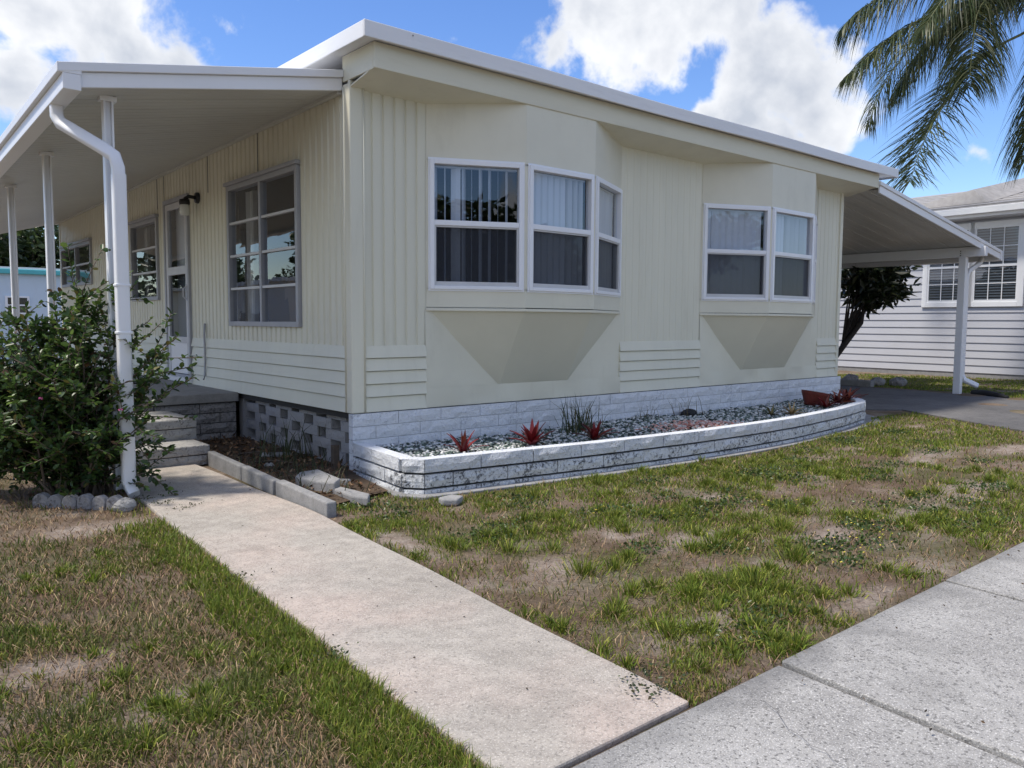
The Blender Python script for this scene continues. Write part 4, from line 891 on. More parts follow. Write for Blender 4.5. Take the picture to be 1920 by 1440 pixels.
# ---- crape myrtle at the downspout
shrub = thing('flowering_shrub', 'leafy green shrub with long arching shoots around the white downspout', 'shrub', (1.22, 5.80, 0))
r = np.random.default_rng(77); SB = np.array([1.22, 5.80, 0.]); RT = np.array([.761, -.649, 0]); FW = np.array([.649, .761, 0])
tips = [(.70, 1.05, -.1), (.52, .95, .1), (.60, .66, -.05), (.50, .50, -.2), (.56, .19, -.15), (.40, .78, .15), (.28, 1.28, 0), (.33, 1.05, .15), (.02, 1.32, .05), (-.12, 1.20, .1), (.12, 1.10, -.2),
        (-.42, 1.18, 0), (-.60, 1.10, .1), (-.70, .95, -.1), (-.75, .75, .15), (-.85, .55, 0), (-.70, .35, -.2), (-.55, .20, -.1), (-.3, .85, -.35), (0, .8, -.4), (.2, .75, -.38), (.35, .45, -.3), (-.2, .5, -.45), (-.45, .6, -.3),
        (-.3, 1.0, .35), (.1, 1.0, .35), (-.6, .7, .3), (.3, .6, .3), (-.95, .85, .1), (-1.0, .6, .0), (-.5, .95, .3), (-.15, .95, -.3), (.5, .35, .1), (-.35, .35, -.35), (.08, .35, -.42), (.5, .82, 0), (-.8, .3, .1), (-.25, 1.1, .2), (.2, .95, .1), (-.5, .8, -.3), (-.05, .62, -.2), (.22, .42, -.1), (-.6, .5, -.1), (-.3, .6, .1), (-.2, 1.12, -.1), (-.55, 1.02, -.15), (-.38, 1.08, .12), (-.05, 1.08, -.1), (-.7, .82, -.2), (-.85, .72, -.05), (-.9, 1.0, .15), (.05, 1.2, .1), (-.45, .75, -.38), (-.65, .55, -.3), (-.15, .75, -.42), (-.9, .45, .05), (.15, .88, -.3)]
stem = MB(); LV, LC = [], []
def shoot(a, b, n, rad, spread=.06, leafy=.35):
    mid = (a + b) / 2 + r.normal(size=3) * .07 + np.array([0, 0, .10]); S = smooth_path([a, mid, b], n); stem.tube([tuple(p) for p in S[::3]] + [tuple(S[-1])], list(np.linspace(rad, .0025, len(S[::3]) + 1)), 5)
    return S
for (q, z, d) in tips:
    base = SB + r.normal(size=3) * np.array([.09, .07, 0]); tip = SB + RT * q + FW * d + np.array([0, 0, z]); S = shoot(base, tip, 30, .011)
    subs = [S[8:]]
    for k in range(17 if q < .25 else 9):
        i = r.integers(6, 28); e = S[i] + (S[min(i + 4, 29)] - S[i]) * .8 + r.normal(size=3) * np.array([.13, .13, .10]) + np.array([0, 0, .05]); S2 = smooth_path([S[i], (S[i] + e) / 2 + r.normal(size=3) * .02, e], 12); stem.tube([tuple(p) for p in S2[::4]] + [tuple(S2[-1])], .003, 4); subs.append(S2)
    for S2 in subs:
        tg = np.gradient(S2, axis=0)
        for i in range(len(S2)):
            for sd in (-1, 1):
                if r.random() < .9:
                    t = tg[i] / (np.linalg.norm(tg[i]) + 1e-9); sv = np.cross(t, r.normal(size=3) * .5 + np.array([0, 0, 1])) * sd; sv /= np.linalg.norm(sv) + 1e-9
                    LV.append((S2[i], sv * .9 + t * .55 + r.normal(size=3) * .25))
obj('stem', stem, bark, shrub, smooth=True)
P = np.array([p for p, d in LV]); D = np.array([d for p, d in LV]); D /= np.linalg.norm(D, axis=1)[:, None]; n = len(P)
wv = np.cross(D, r.normal(size=(n, 3)) * .5 + np.array([0, 0, 1])); wv /= np.linalg.norm(wv, axis=1)[:, None]; nn = np.cross(wv, D)
ln = r.uniform(.032, .058, (n, 1)); wd = ln * r.uniform(.42, .6, (n, 1))
Vl = np.stack([P, P + D * ln * .35 + wv * wd * .5 + nn * wd * .2, P + D * ln * .75 + wv * wd * .4 + nn * wd * .15, P + D * ln, P + D * ln * .75 - wv * wd * .4 + nn * wd * .15, P + D * ln * .35 - wv * wd * .5 + nn * wd * .2], 1).reshape(-1, 3)
i = np.arange(n) * 6; Fl = [np.stack([i, i + 1, i + 2, i + 3], 1), np.stack([i, i + 3, i + 4, i + 5], 1)]
pal = np.array([(.045, .085, .022), (.065, .115, .026), (.032, .062, .024), (.105, .16, .035), (.11, .10, .03), (.08, .045, .025)])
ci = r.choice(6, n, p=[.3, .26, .24, .13, .045, .025]); cl = pal[ci] * r.uniform(.8, 1.7, (n, 1))
o = bpy.data.objects.new('foliage', npmesh('foliage', Vl, Fl, leaf_m, np.repeat(cl, 6, axis=0))); place(o, shrub)
print('shrub leaves', n)
pinkm = paint('pink_petal', (.55, .12, .28), .6, .2, 30)
for (q, z, d) in ((.03, .68, -.47), (-.36, .86, -.33), (.42, .60, -.3), (-.78, .92, .05)):
    c = SB + RT * q + FW * d + np.array([0, 0, z]); m = MB()
    for k in range(7):
        a = r.uniform(0, 6.28); e = np.array([math.cos(a), math.sin(a), r.uniform(-.3, .8)]) * .014; s = np.cross(e, r.normal(size=3)); s = s / np.linalg.norm(s) * .008; m.add([c, c + e * .6 + s, c + e, c + e * .6 - s], [(0, 1, 2, 3)])
    obj('flower', m, pinkm, shrub)

# ---- scalloped edging at the shrub
edg = thing('scalloped_edging', 'row of scalloped grey concrete edging stones below the shrub', 'edging', (1.15, 5.45, 0))
a0, a1 = np.array([.93, 5.68]), np.array([1.325, 5.225]); nE = 6; dv = (a1 - a0) / nE; ang = math.atan2(dv[1], dv[0]); wE = np.linalg.norm(dv) * .5
em = MB(); prof = [(-wE, -.02)] + [(-wE + 2 * wE * k / 10, .038 + .036 * math.sin(math.pi * k / 10) ** .8) for k in range(11)] + [(wE, -.02)]
nP = len(prof); em.v = [(x, -.028, z) for x, z in prof] + [(x, .028, z) for x, z in prof]
em.f = [tuple(range(nP)), tuple(range(nP, 2 * nP))[::-1]] + [(k, nP + k, nP + (k + 1) % nP, (k + 1) % nP) for k in range(nP)]; eme = em.mesh('edging_stone', blk_grey)
for k in range(nE):
    p = a0 + dv * (k + .5); o = share('edging_stone', eme, (p[0], p[1] + random.uniform(-.01, .01), random.uniform(-.012, .01)), ang + random.uniform(-.1, .1), edg)
    b_ = o.modifiers.new('bevel', 'BEVEL'); b_.width = .006; b_.segments = 1
obj('edging_stone', lump('edging_stone', (1.33, 5.20, .015), .062, conc_grey, 9, (1.2, .8, .8), amp=.2), blk_light, edg)

# ---- planter contents
bedpoly = offset_path(PATH, .09) + [(10.3, 5.31), (3.0, 5.31)]
struct(obj('planter_soil', MB().prism(bedpoly, .0, .150), mulch_m))
n = 16000; r = np.random.default_rng(5); x = r.uniform(2.9, 10.25, n); y = r.uniform(4.1, 5.32, n)
inn = np.array(offset_path(PATH, .10)); ok = inpoly(x, y, [tuple(p) for p in inn] + [(10.25, 5.32), (3.05, 5.32)]); x, y = x[ok], y[ok]; n = len(x)
z = .152 + .05 * vnoise(x, y, 1.6, 8) * np.clip((y - planter_y(x) - .1) * 3, 0, 1) + r.uniform(0, .015, n)
octa = np.array([(1, 0, 0), (0, 1, 0), (-1, 0, 0), (0, -1, 0), (0, 0, 1), (0, 0, -1), (.7, .7, .45), (-.7, .7, .5), (-.7, -.7, .4), (.7, -.7, .5)], float)
of = np.array([(0, 6, 4), (6, 1, 4), (1, 7, 4), (7, 2, 4), (2, 8, 4), (8, 3, 4), (3, 9, 4), (9, 0, 4), (0, 5, 6), (6, 5, 1), (1, 5, 7), (7, 5, 2), (2, 5, 8), (8, 5, 3), (3, 5, 9), (9, 5, 0)])
s = r.uniform(.010, .021, (n, 1, 1)) * r.uniform(.7, 1.3, (n, 1, 3)); s[:, :, 2] *= .65; th = r.uniform(0, 6.28, n); ca, sa = np.cos(th), np.sin(th)
Vp = octa[None] * s * r.uniform(.8, 1.2, (n, 10, 1)); Vp = np.stack([Vp[..., 0] * ca[:, None] - Vp[..., 1] * sa[:, None], Vp[..., 0] * sa[:, None] + Vp[..., 1] * ca[:, None], Vp[..., 2] + Vp[..., 0] * r.uniform(-.6, .6, (n, 1))], 2) + np.stack([x, y, z], 1)[:, None]
Fp = (of[None] + (np.arange(n) * 10)[:, None, None]).reshape(-1, 3)
pc = np.array([(.62, .63, .62), (.45, .47, .47), (.08, .12, .10), (.04, .06, .055), (.20, .25, .22), (.72, .72, .70)]); ci = r.choice(6, n, p=[.24, .17, .2, .17, .12, .1]); cl = pc[ci] * r.uniform(.8, 1.2, (n, 1))
pk = np.hypot((x - 6.25) / .55, (y - 4.62) / .22) + r.normal(0, .25, n) < 1; cl[pk] = np.array([(.55, .25, .20), (.62, .36, .30), (.6, .55, .5)])[r.integers(0, 3, pk.sum())] * r.uniform(.8, 1.2, (pk.sum(), 1))
go = bpy.data.objects.new('gravel', npmesh('gravel', Vp.reshape(-1, 3), [Fp], stone_m, np.repeat(cl, 10, axis=0))); C.objects.link(go); stuff(go, 'white and dark green pebbles filling the planter', 'gravel')
def rosette(name, label, p, n, Ll, wl, cols, seed, m, cat='plant', group=None, rise=.8, parts='leaf'):
    r = np.random.default_rng(seed); root = thing(name, label, cat, p, group); p = np.array(p, float)
    for k in range(n):
        a = k * 2.399 + r.uniform(-.3, .3); t = (k + .5) / n; el = rise * (1.25 - .68 * t) + r.uniform(-.12, .12); L_ = Ll * r.uniform(.75, 1.15); d = np.array([math.cos(a), math.sin(a), 0]); pts = []
        for q in range(6):
            f = q / 5; pts.append(p + d * L_ * f * (math.cos(el) * (1 + .35 * f)) + np.array([0, 0, 1]) * L_ * (math.sin(el) * f - .38 * f * f * math.cos(el) * 1.2))
        pts = np.array(pts); sv = np.array([-d[1], d[0], 0]); w_ = np.array([.75, 1, 1, .85, .5, .04])[:, None] * wl; V_ = np.concatenate([pts - sv * w_ + [0, 0, wl * .35], pts, pts + sv * w_ + [0, 0, wl * .35]])
        Fq = [(q, q + 1, q + 7, q + 6) for q in range(5)] + [(q + 6, q + 7, q + 13, q + 12) for q in range(5)]
        c = np.array(cols[r.integers(0, len(cols))]) * r.uniform(.7, 1.3); g2 = np.tile(c, (18, 1)); o = bpy.data.objects.new(parts, npmesh(parts, V_, [np.array(Fq)], m, g2, smooth=True)); place(o, root)
    return root
RED = [(.14, .010, .014), (.20, .014, .016), (.09, .010, .014), (.16, .03, .018)]; RORG = [(.20, .03, .02), (.26, .06, .03), (.10, .015, .015)]
rosette('bromeliad', 'small upright red bromeliad in the planter, nearest the home corner', (3.56, 4.73, .165), 11, .21, .018, RED, 1, red_leaf, group='red bromeliads in the planter', rise=1.25)
rosette('bromeliad', 'full dark red bromeliad in the planter, second from the home corner', (4.19, 4.66, .165), 26, .22, .021, RED, 2, red_leaf, group='red bromeliads in the planter', rise=1.15)
rosette('bromeliad', 'bright red bromeliad in the planter beside the tuft of weeds', (4.81, 4.57, .165), 22, .20, .019, RED, 3, red_leaf, group='red bromeliads in the planter', rise=1.15)
rosette('bromeliad', 'low red bromeliad in front of the terracotta pot', (8.86, 4.70, .165), 18, .19, .018, RED, 4, red_leaf, group='red bromeliads in the planter', rise=.9)
rosette('bromeliad', 'rusty red bromeliad right of the terracotta pot', (9.33, 4.80, .165), 20, .24, .019, RORG, 5, red_leaf, group='red bromeliads in the planter', rise=1.0)
rosette('bromeliad', 'orange red bromeliad at the far right end of the planter', (9.62, 4.83, .165), 20, .27, .019, RORG, 6, red_leaf, group='red bromeliads in the planter', rise=1.05)
rosette('dry_plant', 'withered tan rosette plant in the gravel left of the pot', (7.80, 4.52, .165), 22, .17, .011, [(.38, .26, .12), (.28, .2, .09), (.2, .18, .06), (.45, .33, .18)], 7, litter_m, group=None, rise=1.0)
rosette('dry_plant', 'green tipped half-dry rosette beside the withered tan plant', (7.62, 4.66, .165), 10, .18, .010, [(.07, .08, .03), (.2, .16, .07)], 8, litter_m, group=None, rise=1.0)
tilt = Matrix.Rotation(math.radians(9), 3, 'Y') @ Matrix.Rotation(math.radians(4), 3, 'X')
tag(obj('flower_pot', MB().lathe((9.03, 4.95, .165), [(0, 0), (.10, .0), (.13, .06), (.155, .12), (.165, .14), (.170, .17), (.155, .17), (.145, .13), (.11, .05), (0, .04)], 28, tilt), terracotta, smooth=False, bevel=.0), 'tilted red terracotta bowl in the planter beside the home', 'pot')
tag(obj('dark_rock', lump('dark_rock', (6.96, 5.24, .19), .075, mat_black, 6, (1.5, .7, .6)), mat_black), 'black rock on the gravel against the skirting', 'rock')
def blades(x, y, z, h, w_, lean, col, r, a=None):
    n = len(x); a = r.uniform(0, 6.283, n) if a is None else a; d = np.stack([np.cos(a), np.sin(a)], 1); b = r.uniform(0, 6.283, n); s = np.stack([np.cos(b), np.sin(b)], 1) * w_[:, None]
    B = np.stack([x, y, z], 1); V = np.zeros((n, 5, 3)); V[:, 0] = B; V[:, 1] = B; V[:, 0, :2] -= s; V[:, 1, :2] += s
    M = B.copy(); M[:, :2] += d * (lean * h * .42)[:, None]; M[:, 2] += h * np.sqrt(np.clip(1 - (lean * .5) ** 2, .05, 1)) * .58; V[:, 2] = M; V[:, 3] = M; V[:, 2, :2] -= s * .75; V[:, 3, :2] += s * .75
    T = B.copy(); T[:, :2] += d * (lean * h)[:, None]; T[:, 2] += h * np.sqrt(np.clip(1 - lean ** 2, .03, 1)); V[:, 4] = T
    i = np.arange(n) * 5; return V.reshape(-1, 3), [np.stack([i, i + 1, i + 3, i + 2], 1), np.stack([i + 2, i + 3, i + 4], 1)], np.repeat(col, 5, axis=0)
def weed(name, label, p, n, h, seed, cols, sp=.08, w_=.004):
    r = np.random.default_rng(seed); x = p[0] + r.normal(0, sp, n); y = p[1] + r.normal(0, sp * .6, n); c = np.array(cols)[r.integers(0, len(cols), n)] * r.uniform(.7, 1.3, (n, 1))
    Vw, Fw, Cw = blades(x, y, np.full(n, p[2]), h * r.uniform(.45, 1.15, n), np.full(n, w_) * r.uniform(.6, 1.3, n), r.uniform(.05, .75, n), c, r)
    o = bpy.data.objects.new(name, npmesh(name, Vw, Fw, grass_m, Cw)); C.objects.link(o); return tag(o, label, 'weed', 'weeds in the planter')
WG = [(.05, .075, .03), (.07, .085, .04), (.11, .10, .05), (.04, .06, .03)]
weed('grass_weed', 'green grassy weed tuft in the planter against the skirting', (5.07, 5.02, .16), 85, .36, 1, WG, .12)
weed('thin_weed', 'thin dry weed in the planter right of the green tuft', (6.2, 5.18, .16), 18, .24, 2, [(.16, .13, .08), (.10, .10, .06)], .09, .003)
weed('thin_weed', 'wispy dry weed beside the black rock', (6.9, 5.2, .16), 16, .26, 3, [(.16, .13, .08), (.12, .10, .06)], .09, .003)
weed('stray_weed', 'tall thin weed by the vented block wall', (2.85, 6.15, .02), 60, .38, 4, [(.10, .10, .06), (.06, .08, .035)], .16, .004)

# ---- concrete edging by the walk, broken pieces
ka, kb, kc = np.array([2.262, 6.42]), np.array([2.20, 5.02]), np.array([2.175, 4.22])
def kerb_piece(p, q, h, wdt, label):
    d = (q - p) / np.linalg.norm(q - p); nr = np.array([-d[1], d[0]]); pts = [p, q, q + nr * wdt, p + nr * wdt]
    tag(obj('edging_curb', MB().hexa([(*pts[0], -.05), (*pts[1], -.05), (*pts[2], -.05), (*pts[3], -.05), (*pts[0], h), (*pts[1], h - .01), (*pts[2], h - .01), (*pts[3], h)]), conc_grey, bevel=.01), label, 'edging', 'concrete edging along the walk')
kerb_piece(ka, kb + (ka - kb) * .45, .105, .058, 'grey concrete edging along the walk, nearest the steps'); kerb_piece(kb + (ka - kb) * .44, kb + (ka - kb) * .01, .10, .058, 'grey concrete edging along the walk, middle length')
kerb_piece(kb + np.array([.0, -.03]), kc, .098, .066, 'grey concrete edging along the walk, nearest the lawn')
def chunk(poly, z0, h, label, m=conc_grey, tilt=0):
    mb = MB().prism(poly, z0, z0 + h); cx_ = np.mean([p[0] for p in poly]); mb.v = [(x, y, z + (x - cx_) * tilt) for x, y, z in mb.v]
    tag(obj('concrete_chunk', mb, m, bevel=.012), label, 'rubble', 'broken concrete by the walk')
chunk([(2.40, 5.12), (2.47, 5.18), (2.56, 5.08), (2.535, 4.72), (2.47, 4.68), (2.42, 4.86)], .0, .10, 'long broken concrete piece by the walk edging', tilt=.25)
chunk([(2.47, 4.69), (2.53, 4.71), (2.56, 4.38), (2.50, 4.30), (2.455, 4.42)], .0, .06, 'narrow broken concrete end piece on the grass', tilt=.1)
chunk([(2.91, 4.13), (3.03, 4.15), (3.07, 4.07), (2.97, 4.00), (2.89, 4.06)], -.01, .045, 'small flat stone in the lawn before the planter corner')
chunk([(2.66, 6.34), (2.72, 6.44), (2.92, 6.30), (2.90, 6.22), (2.76, 6.24)], .02, .03, 'flat broken slab on the mulch by the vented wall')
chunk([(2.62, 4.98), (2.68, 5.02), (2.74, 4.94), (2.67, 4.88)], .01, .04, 'small brown stone beside the planter wall', blk_light)
chunk([(2.50, 5.9), (2.56, 5.95), (2.60, 5.88), (2.55, 5.84)], .02, .03, 'small pale stone on the mulch bed', blk_light)

# ------------------------------------------------------------------ lawn
r = np.random.default_rng(11)
def lawn_ok(x, y):
    a = (x > walkR(y) + .012) & (x < 16) & (y > 1.41) & (y < planter_y(x) - .07 - .05 * vnoise(x, y, 3.3, 61)); a &= ~inpoly(x, y, DRIVE); a &= ~((x < 2.36) & (y > 4.15)) 
    a &= (x < 10.6) | (y < 5.0)
    b = (x < walkL(y) - .012) & (x > -8) & (y > 1.41) & (y < 10.6)
    c = (x > 14.6) & (x < 19.1) & (y > 1.41) & (y < 13)
    e = (x > 2.28) & (x < 2.82) & (y > 4.15) & (y < 4.95)
    return a | b | c | e
def dens(x, y):
    d = .50 * vnoise(x + 3, y + 7, 1.25, 21) + .30 * vnoise(x, y, 3.1, 22) + .26 * vnoise(x, y, 7.5, 23)
    return d
def spread(n): return np.where(r.random(n) < .8, r.uniform(-.66, .66, n), np.where(r.random(n) < .65, r.uniform(-1.2, -.62, n), r.uniform(.62, .95, n)))   # mostly where the photograph looks, thinner to its sides
n = 860000; dist = 1.2 + 19 * r.random(n) ** 1.9; an = spread(n); x = dist * (np.sin(an) * .761 + np.cos(an) * .649); y = dist * (-np.sin(an) * .649 + np.cos(an) * .761)
ok = lawn_ok(x, y); x, y, dist = x[ok], y[ok], dist[ok]; d = dens(x, y)
left = x < walkL(y); edgeL = left & (x > walkL(y) - .22 * (.6 + .8 * vnoise(x, y, 3, 30)))
shade = left & (y > 4.75)                              # worn bare earth by the shrub
far_ = np.clip((y - 2.5) / 1.2, 0, 1) * (~left); prob = np.clip((d - .45 + .20 * far_) * 6.0, .10, 1); prob = np.where(left, np.maximum(prob, .30), prob); prob[edgeL] = 1.0; prob = np.where(shade, prob * .12, prob)
prob *= np.clip(1.05 - 1.0 * sandy(x, y), .05, 1)
strip = (~left) & (x < 10) & (y > planter_y(x) - .30); prob[strip] = np.maximum(prob[strip], .55)
keep = r.random(len(x)) < prob; x, y, dist, d, edgeL, left = x[keep], y[keep], dist[keep], d[keep], edgeL[keep], left[keep]; n = len(x)
tuft = vnoise(x, y, 4.2, 40) ** 2
h = (.016 + .030 * r.random(n) + .055 * np.clip(tuft - .38, 0, 1)) * np.where(left, .95, .9); h = np.where(edgeL, h * 1.3 + .012, h); w_ = np.clip(.0013 * (.75 + dist * .27), .0012, .007) * r.uniform(.7, 1.4, n)
warm = vnoise(x, y, 2.0, 50) * .6 + r.random(n) * .55
gp = np.array([(.11, .165, .02), (.165, .22, .03), (.25, .26, .045), (.12, .15, .03)]); dp = np.array([(.26, .18, .085), (.19, .125, .065), (.32, .24, .12), (.15, .12, .05)])
dry = (warm > np.where(left, .84, .90)) & ~(edgeL & (r.random(n) < .8)); col = np.where(dry[:, None], dp[r.integers(0, 4, n)], gp[r.integers(0, 4, n)]) * r.uniform(.65, 1.3, (n, 1))
lean = np.where(dry, r.uniform(.75, .99, n), r.uniform(.1, .85, n)); h = np.where(dry, h * .8, h)
soft = (left & ~edgeL & ~dry)[:, None]; col = np.where(soft, col * .62 + np.array([.045, .046, .022]), col * 1.12)
Vg, Fg, Cg = blades(x, y, ground_z(x, y) - .002, h, w_, lean, col, r)
o = bpy.data.objects.new('lawn_grass', npmesh('lawn_grass', Vg, Fg, grass_m, Cg)); C.objects.link(o); stuff(o, 'patchy green and straw-coloured lawn grass', 'grass'); print('blades', n)
# dead thatch lying flat on the bare soil
n = 145000; dist = 1.2 + 11 * r.random(n) ** 1.7; an = spread(n); x = dist * (np.sin(an) * .761 + np.cos(an) * .649); y = dist * (-np.sin(an) * .649 + np.cos(an) * .761)
ok = lawn_ok(x, y) & (r.random(n) < np.where(x < 1.4, .9, .35) * (1 - .75 * sandy(x, y))); x, y, dist = x[ok], y[ok], dist[ok]; n = len(x)
col = np.array([(.27, .175, .10), (.19, .12, .07), (.34, .25, .15), (.13, .085, .05)])[r.integers(0, 4, n)] * r.uniform(.6, 1.25, (n, 1))
Vg, Fg, Cg = blades(x, y, ground_z(x, y) + .003 + .004 * r.random(n), r.uniform(.02, .065, n), np.clip(.0011 * (.8 + dist * .25), .001, .005), r.uniform(.965, .999, n), col, r)
o = bpy.data.objects.new('dead_grass', npmesh('dead_grass', Vg, Fg, litter_m, Cg)); C.objects.link(o); stuff(o, 'dead straw thatch lying on the bare lawn soil', 'grass')
# thicker grass tufts: fountains of longer blades
tc_ = []
for k in range(330):
    for _ in range(40):
        dd = 1.6 + 6.5 * r.random() ** 1.2; aa = r.uniform(-.62, .62); px_ = dd * (math.sin(aa) * .761 + math.cos(aa) * .649); py_ = dd * (-math.sin(aa) * .649 + math.cos(aa) * .761)
        if lawn_ok(np.array([px_]), np.array([py_]))[0] and py_ < (4.6 if px_ > 1.5 else 4.4) and dens(np.array([px_]), np.array([py_]))[0] > .47: tc_.append((px_, py_, r.uniform(.5, 1.15) * (.7 if px_ < 1.4 else 1))); break
tc_ += [(3.0, 1.88, 1.9), (3.1, 1.96, 1.6), (2.93, 1.97, 1.5), (2.62, 2.55, 1.7), (2.78, 2.5, 1.4), (3.55, 2.02, 1.5), (3.3, 2.9, 1.2), (2.35, 3.2, 1.2), (4.0, 2.35, 1.5), (4.1, 2.42, 1.3), (3.45, 2.42, 1.6), (3.3, 2.45, 1.3), (2.7, 2.2, 1.1), (4.7, 2.2, 1.2), (2.55, 3.0, 1.3), (2.75, 2.9, 1.2)]
bx, by, bh_, bd, bl = [], [], [], [], []
for (px_, py_, sc_) in tc_:
    m_ = int(r.integers(70, 150) * sc_); aa = r.uniform(0, 6.283, m_); rr = np.abs(r.normal(0, .038 * sc_, m_)); bx.append(px_ + np.cos(aa) * rr); by.append(py_ + np.sin(aa) * rr); bd.append(aa + r.normal(0, .5, m_)); bh_.append(r.uniform(.03, .075, m_) * (.55 + .5 * sc_)); bl.append(np.clip(rr / (.075 * sc_) + r.uniform(.0, .5, m_), .05, .95))
x, y, h, bd, bl = [np.concatenate(q) for q in (bx, by, bh_, bd, bl)]; ok = lawn_ok(x, y); x, y, h, bd, bl = x[ok], y[ok], h[ok], bd[ok], bl[ok]; n = len(x)
Vg, Fg, Cg = blades(x, y, ground_z(x, y) - .002, h, np.full(n, .0024) * r.uniform(.7, 1.3, n), bl, gp[r.integers(0, 4, n)] * r.uniform(.55, 1.6, (n, 1)), r, bd)
o = bpy.data.objects.new('grass_tufts', npmesh('grass_tufts', Vg, Fg, grass_m, Cg)); C.objects.link(o); stuff(o, 'taller green grass tufts standing in the lawn', 'grass')
# low broad-leaved weeds with yellow flowers
wc = [(3.9, 2.02), (4.15, 1.9), (3.7, 1.85), (4.4, 2.1), (5.1, 2.3), (5.6, 2.0), (4.9, 1.75), (2.9, 3.4), (3.1, 2.6), (2.55, 1.62), (2.75, 1.68), (5.9, 2.7), (6.6, 2.9), (4.2, 3.3), (7.2, 2.5), (2.5, 4.0), (2.45, 4.4), (2.6, 4.2), (2.48, 4.75), (3.4, 3.9), (4.5, 3.7), (5.3, 3.3)] + [(r.uniform(2.4, 9), r.uniform(1.6, 3.9)) for _ in range(40)]
pts = np.concatenate([np.stack([r.normal(cx_, .10, 130), r.normal(cy_, .07, 130), r.uniform(.005, .03, 130)], 1) for cx_, cy_ in wc]); pts = pts[lawn_ok(pts[:, 0], pts[:, 1])]; pts[:, 2] += ground_z(pts[:, 0], pts[:, 1])
Vw, Fw, Cw = leaf_cloud(pts, len(pts), .020, .75, [(.06, .105, .025), (.085, .13, .03), (.05, .085, .03)], r, updir=-.25)
o = bpy.data.objects.new('broadleaf_weeds', npmesh('broadleaf_weeds', Vw, [Fw], leaf_m, Cw)); C.objects.link(o); stuff(o, 'low clover-like weeds spread through the lawn', 'weeds')
fc = [wc[i] for i in (0, 1, 2, 3, 4, 5, 0, 1)] + wc[22:34]; fx = np.concatenate([np.stack([r.normal(a, .10, 5), r.normal(b, .07, 5)], 1) for a, b in fc]); fx = fx[lawn_ok(fx[:, 0], fx[:, 1])]; n = len(fx)
k6 = np.arange(6) * math.pi / 3; R6 = np.stack([np.cos(k6), np.sin(k6), np.zeros(6)], 1); Vf = (R6[None] * r.uniform(.004, .0075, (n, 1, 1)) + np.stack([fx[:, 0], fx[:, 1], ground_z(fx[:, 0], fx[:, 1]) + r.uniform(.03, .045, n)], 1)[:, None]); Vf[:, ::2, 2] += .004
o = bpy.data.objects.new('yellow_flowers', npmesh('yellow_flowers', Vf.reshape(-1, 3), [(np.arange(6)[None] + np.arange(n)[:, None] * 6)], stone_m, np.tile(np.array([(.75, .62, .10)]), (n * 6, 1)))); C.objects.link(o); stuff(o, 'tiny yellow flowers among the lawn weeds', 'flowers')
# leaf litter and twigs on the mulch bed
n = 900; x = r.uniform(2.30, 3.0, n); y = r.uniform(4.5, 7.5, n); ok = (y > 5.2) | (x < 2.75); x, y = x[ok], y[ok]; n = len(x)
Vw, Fw, Cw = leaf_cloud(np.stack([x, y, np.full(n, .03) + r.uniform(0, .02, n)], 1), n, .055, .4, [(.20, .11, .06), (.12, .07, .04), (.30, .20, .12), (.08, .05, .03)], r, updir=-.05)
o = bpy.data.objects.new('leaf_litter', npmesh('leaf_litter', Vw, [Fw], litter_m, Cw)); C.objects.link(o); stuff(o, 'brown leaf litter on the bed by the vented wall', 'leaf litter')
for k, (p, q) in enumerate((((2.55, 6.5, .04), (2.8, 6.3, .06)), ((2.5, 6.05, .04), (2.7, 5.75, .05)), ((2.75, 6.75, .04), (2.95, 6.35, .07)))):
    tag(obj('twig', MB().tube([p, ((p[0] + q[0]) / 2 + .02, (p[1] + q[1]) / 2, .06), q], [.008, .007, .003], 5), litter_m if False else bark, smooth=True), ('bare twig on the mulch nearest the steps', 'short bare twig on the mulch beside the walk edging', 'long bare twig on the mulch along the vented wall')[k], 'twig', 'twigs on the mulch')
n = 260; x = r.uniform(2.32, 2.95, n); y = np.clip(r.normal(5.3, .45, n), 4.6, 6.6); ok = (x < 2.7) | (y > 5.4); x, y = x[ok], y[ok]; n = len(x)
Vg, Fg, Cg = blades(x, y, np.full(n, .02), r.uniform(.05, .22, n), np.full(n, .003), r.uniform(.2, .9, n), np.array(WG)[r.integers(0, 4, n)] * r.uniform(.7, 1.3, (n, 1)), r)
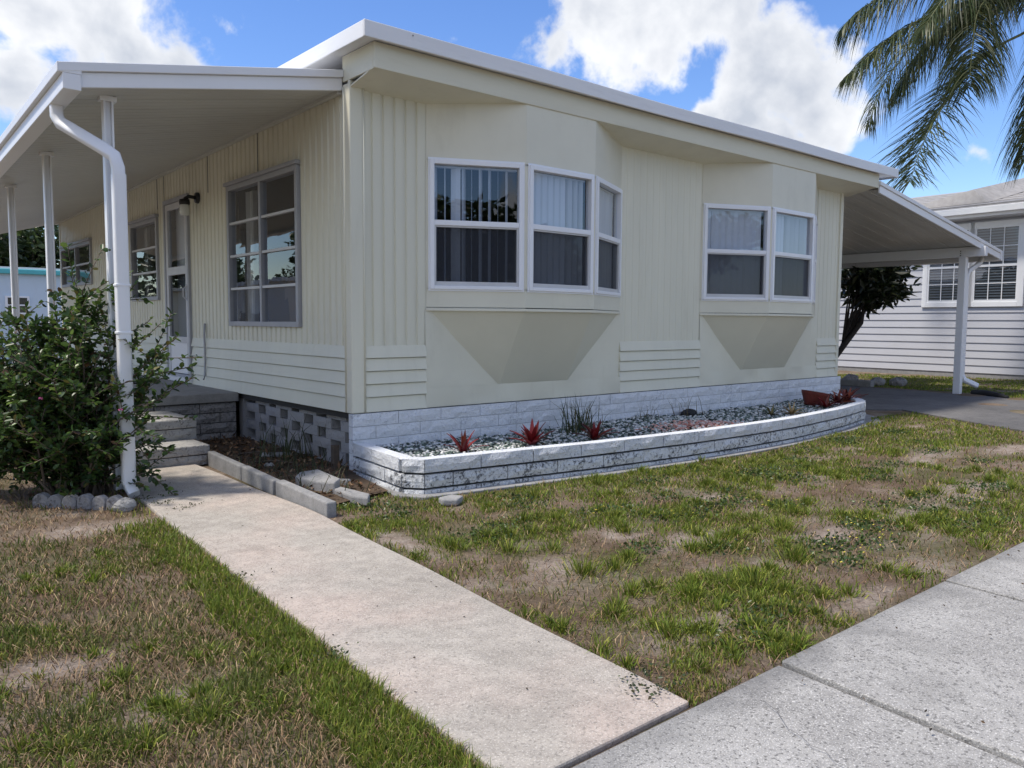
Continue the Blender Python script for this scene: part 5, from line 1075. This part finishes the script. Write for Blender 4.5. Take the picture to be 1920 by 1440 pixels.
o = bpy.data.objects.new('bed_weeds', npmesh('bed_weeds', Vg, Fg, grass_m, Cg)); C.objects.link(o); stuff(o, 'straggly weeds growing on the mulch bed', 'weeds')

# weed sprigs creeping over the walk's edge, bits of leaf on the paving
cr = np.concatenate([np.stack([r.normal(a, .05, 40), r.normal(b, .025, 40), np.full(40, .02) + r.uniform(0, .012, 40)], 1) for a, b in ((1.93, 1.50), (1.86, 1.56), (1.95, 1.62), (1.60, 4.92), (1.52, 5.12), (1.47, 5.3), (1.25, 2.4), (1.33, 3.4))])
Vw, Fw, Cw = leaf_cloud(cr, len(cr), .016, .6, [(.06, .09, .03), (.10, .085, .04), (.05, .07, .03)], r, updir=-.15)
o = bpy.data.objects.new('creeping_weeds', npmesh('creeping_weeds', Vw, [Fw], leaf_m, Cw)); C.objects.link(o); stuff(o, 'weed sprigs creeping over the edges of the front walk', 'weeds')
n = 70; yy = r.uniform(1.6, 6.2, n); xx = walkL(yy) + r.uniform(.03, .65, n); xs_ = r.uniform(1.4, 4.5, 40); ys_2 = r.uniform(.6, 1.35, 40)
bits = np.concatenate([np.stack([xx, yy, np.full(n, .018)], 1), np.stack([xs_, ys_2, np.full(40, .030)], 1)])
Vw, Fw, Cw = leaf_cloud(bits, len(bits), .014, .5, [(.06, .045, .03), (.12, .08, .05), (.03, .025, .02)], r, updir=.0); Vw[:, 2] = np.clip(Vw[:, 2], .016, .036)
o = bpy.data.objects.new('leaf_bits', npmesh('leaf_bits', Vw, [Fw], litter_m, Cw)); C.objects.link(o); stuff(o, 'small dark leaf bits on the walk and sidewalk', 'leaf litter')

cp_ = [(2.091, 1.275), (2.06, 1.21), (1.995, 1.137), (1.985, 1.09), (1.959, 1.049), (1.965, 1.01), (1.935, .97), (1.93, .88)]
ck = MB()
for (a, b), (c, d) in zip(cp_, cp_[1:]): w1 = .0008; ck.add([(a - w1, b, .0195), (a + w1, b, .0195), (c + w1, d, .0195), (c - w1, d, .0195)], [(0, 1, 2, 3)])
obj('crack', ck, mortar_dark, sw)
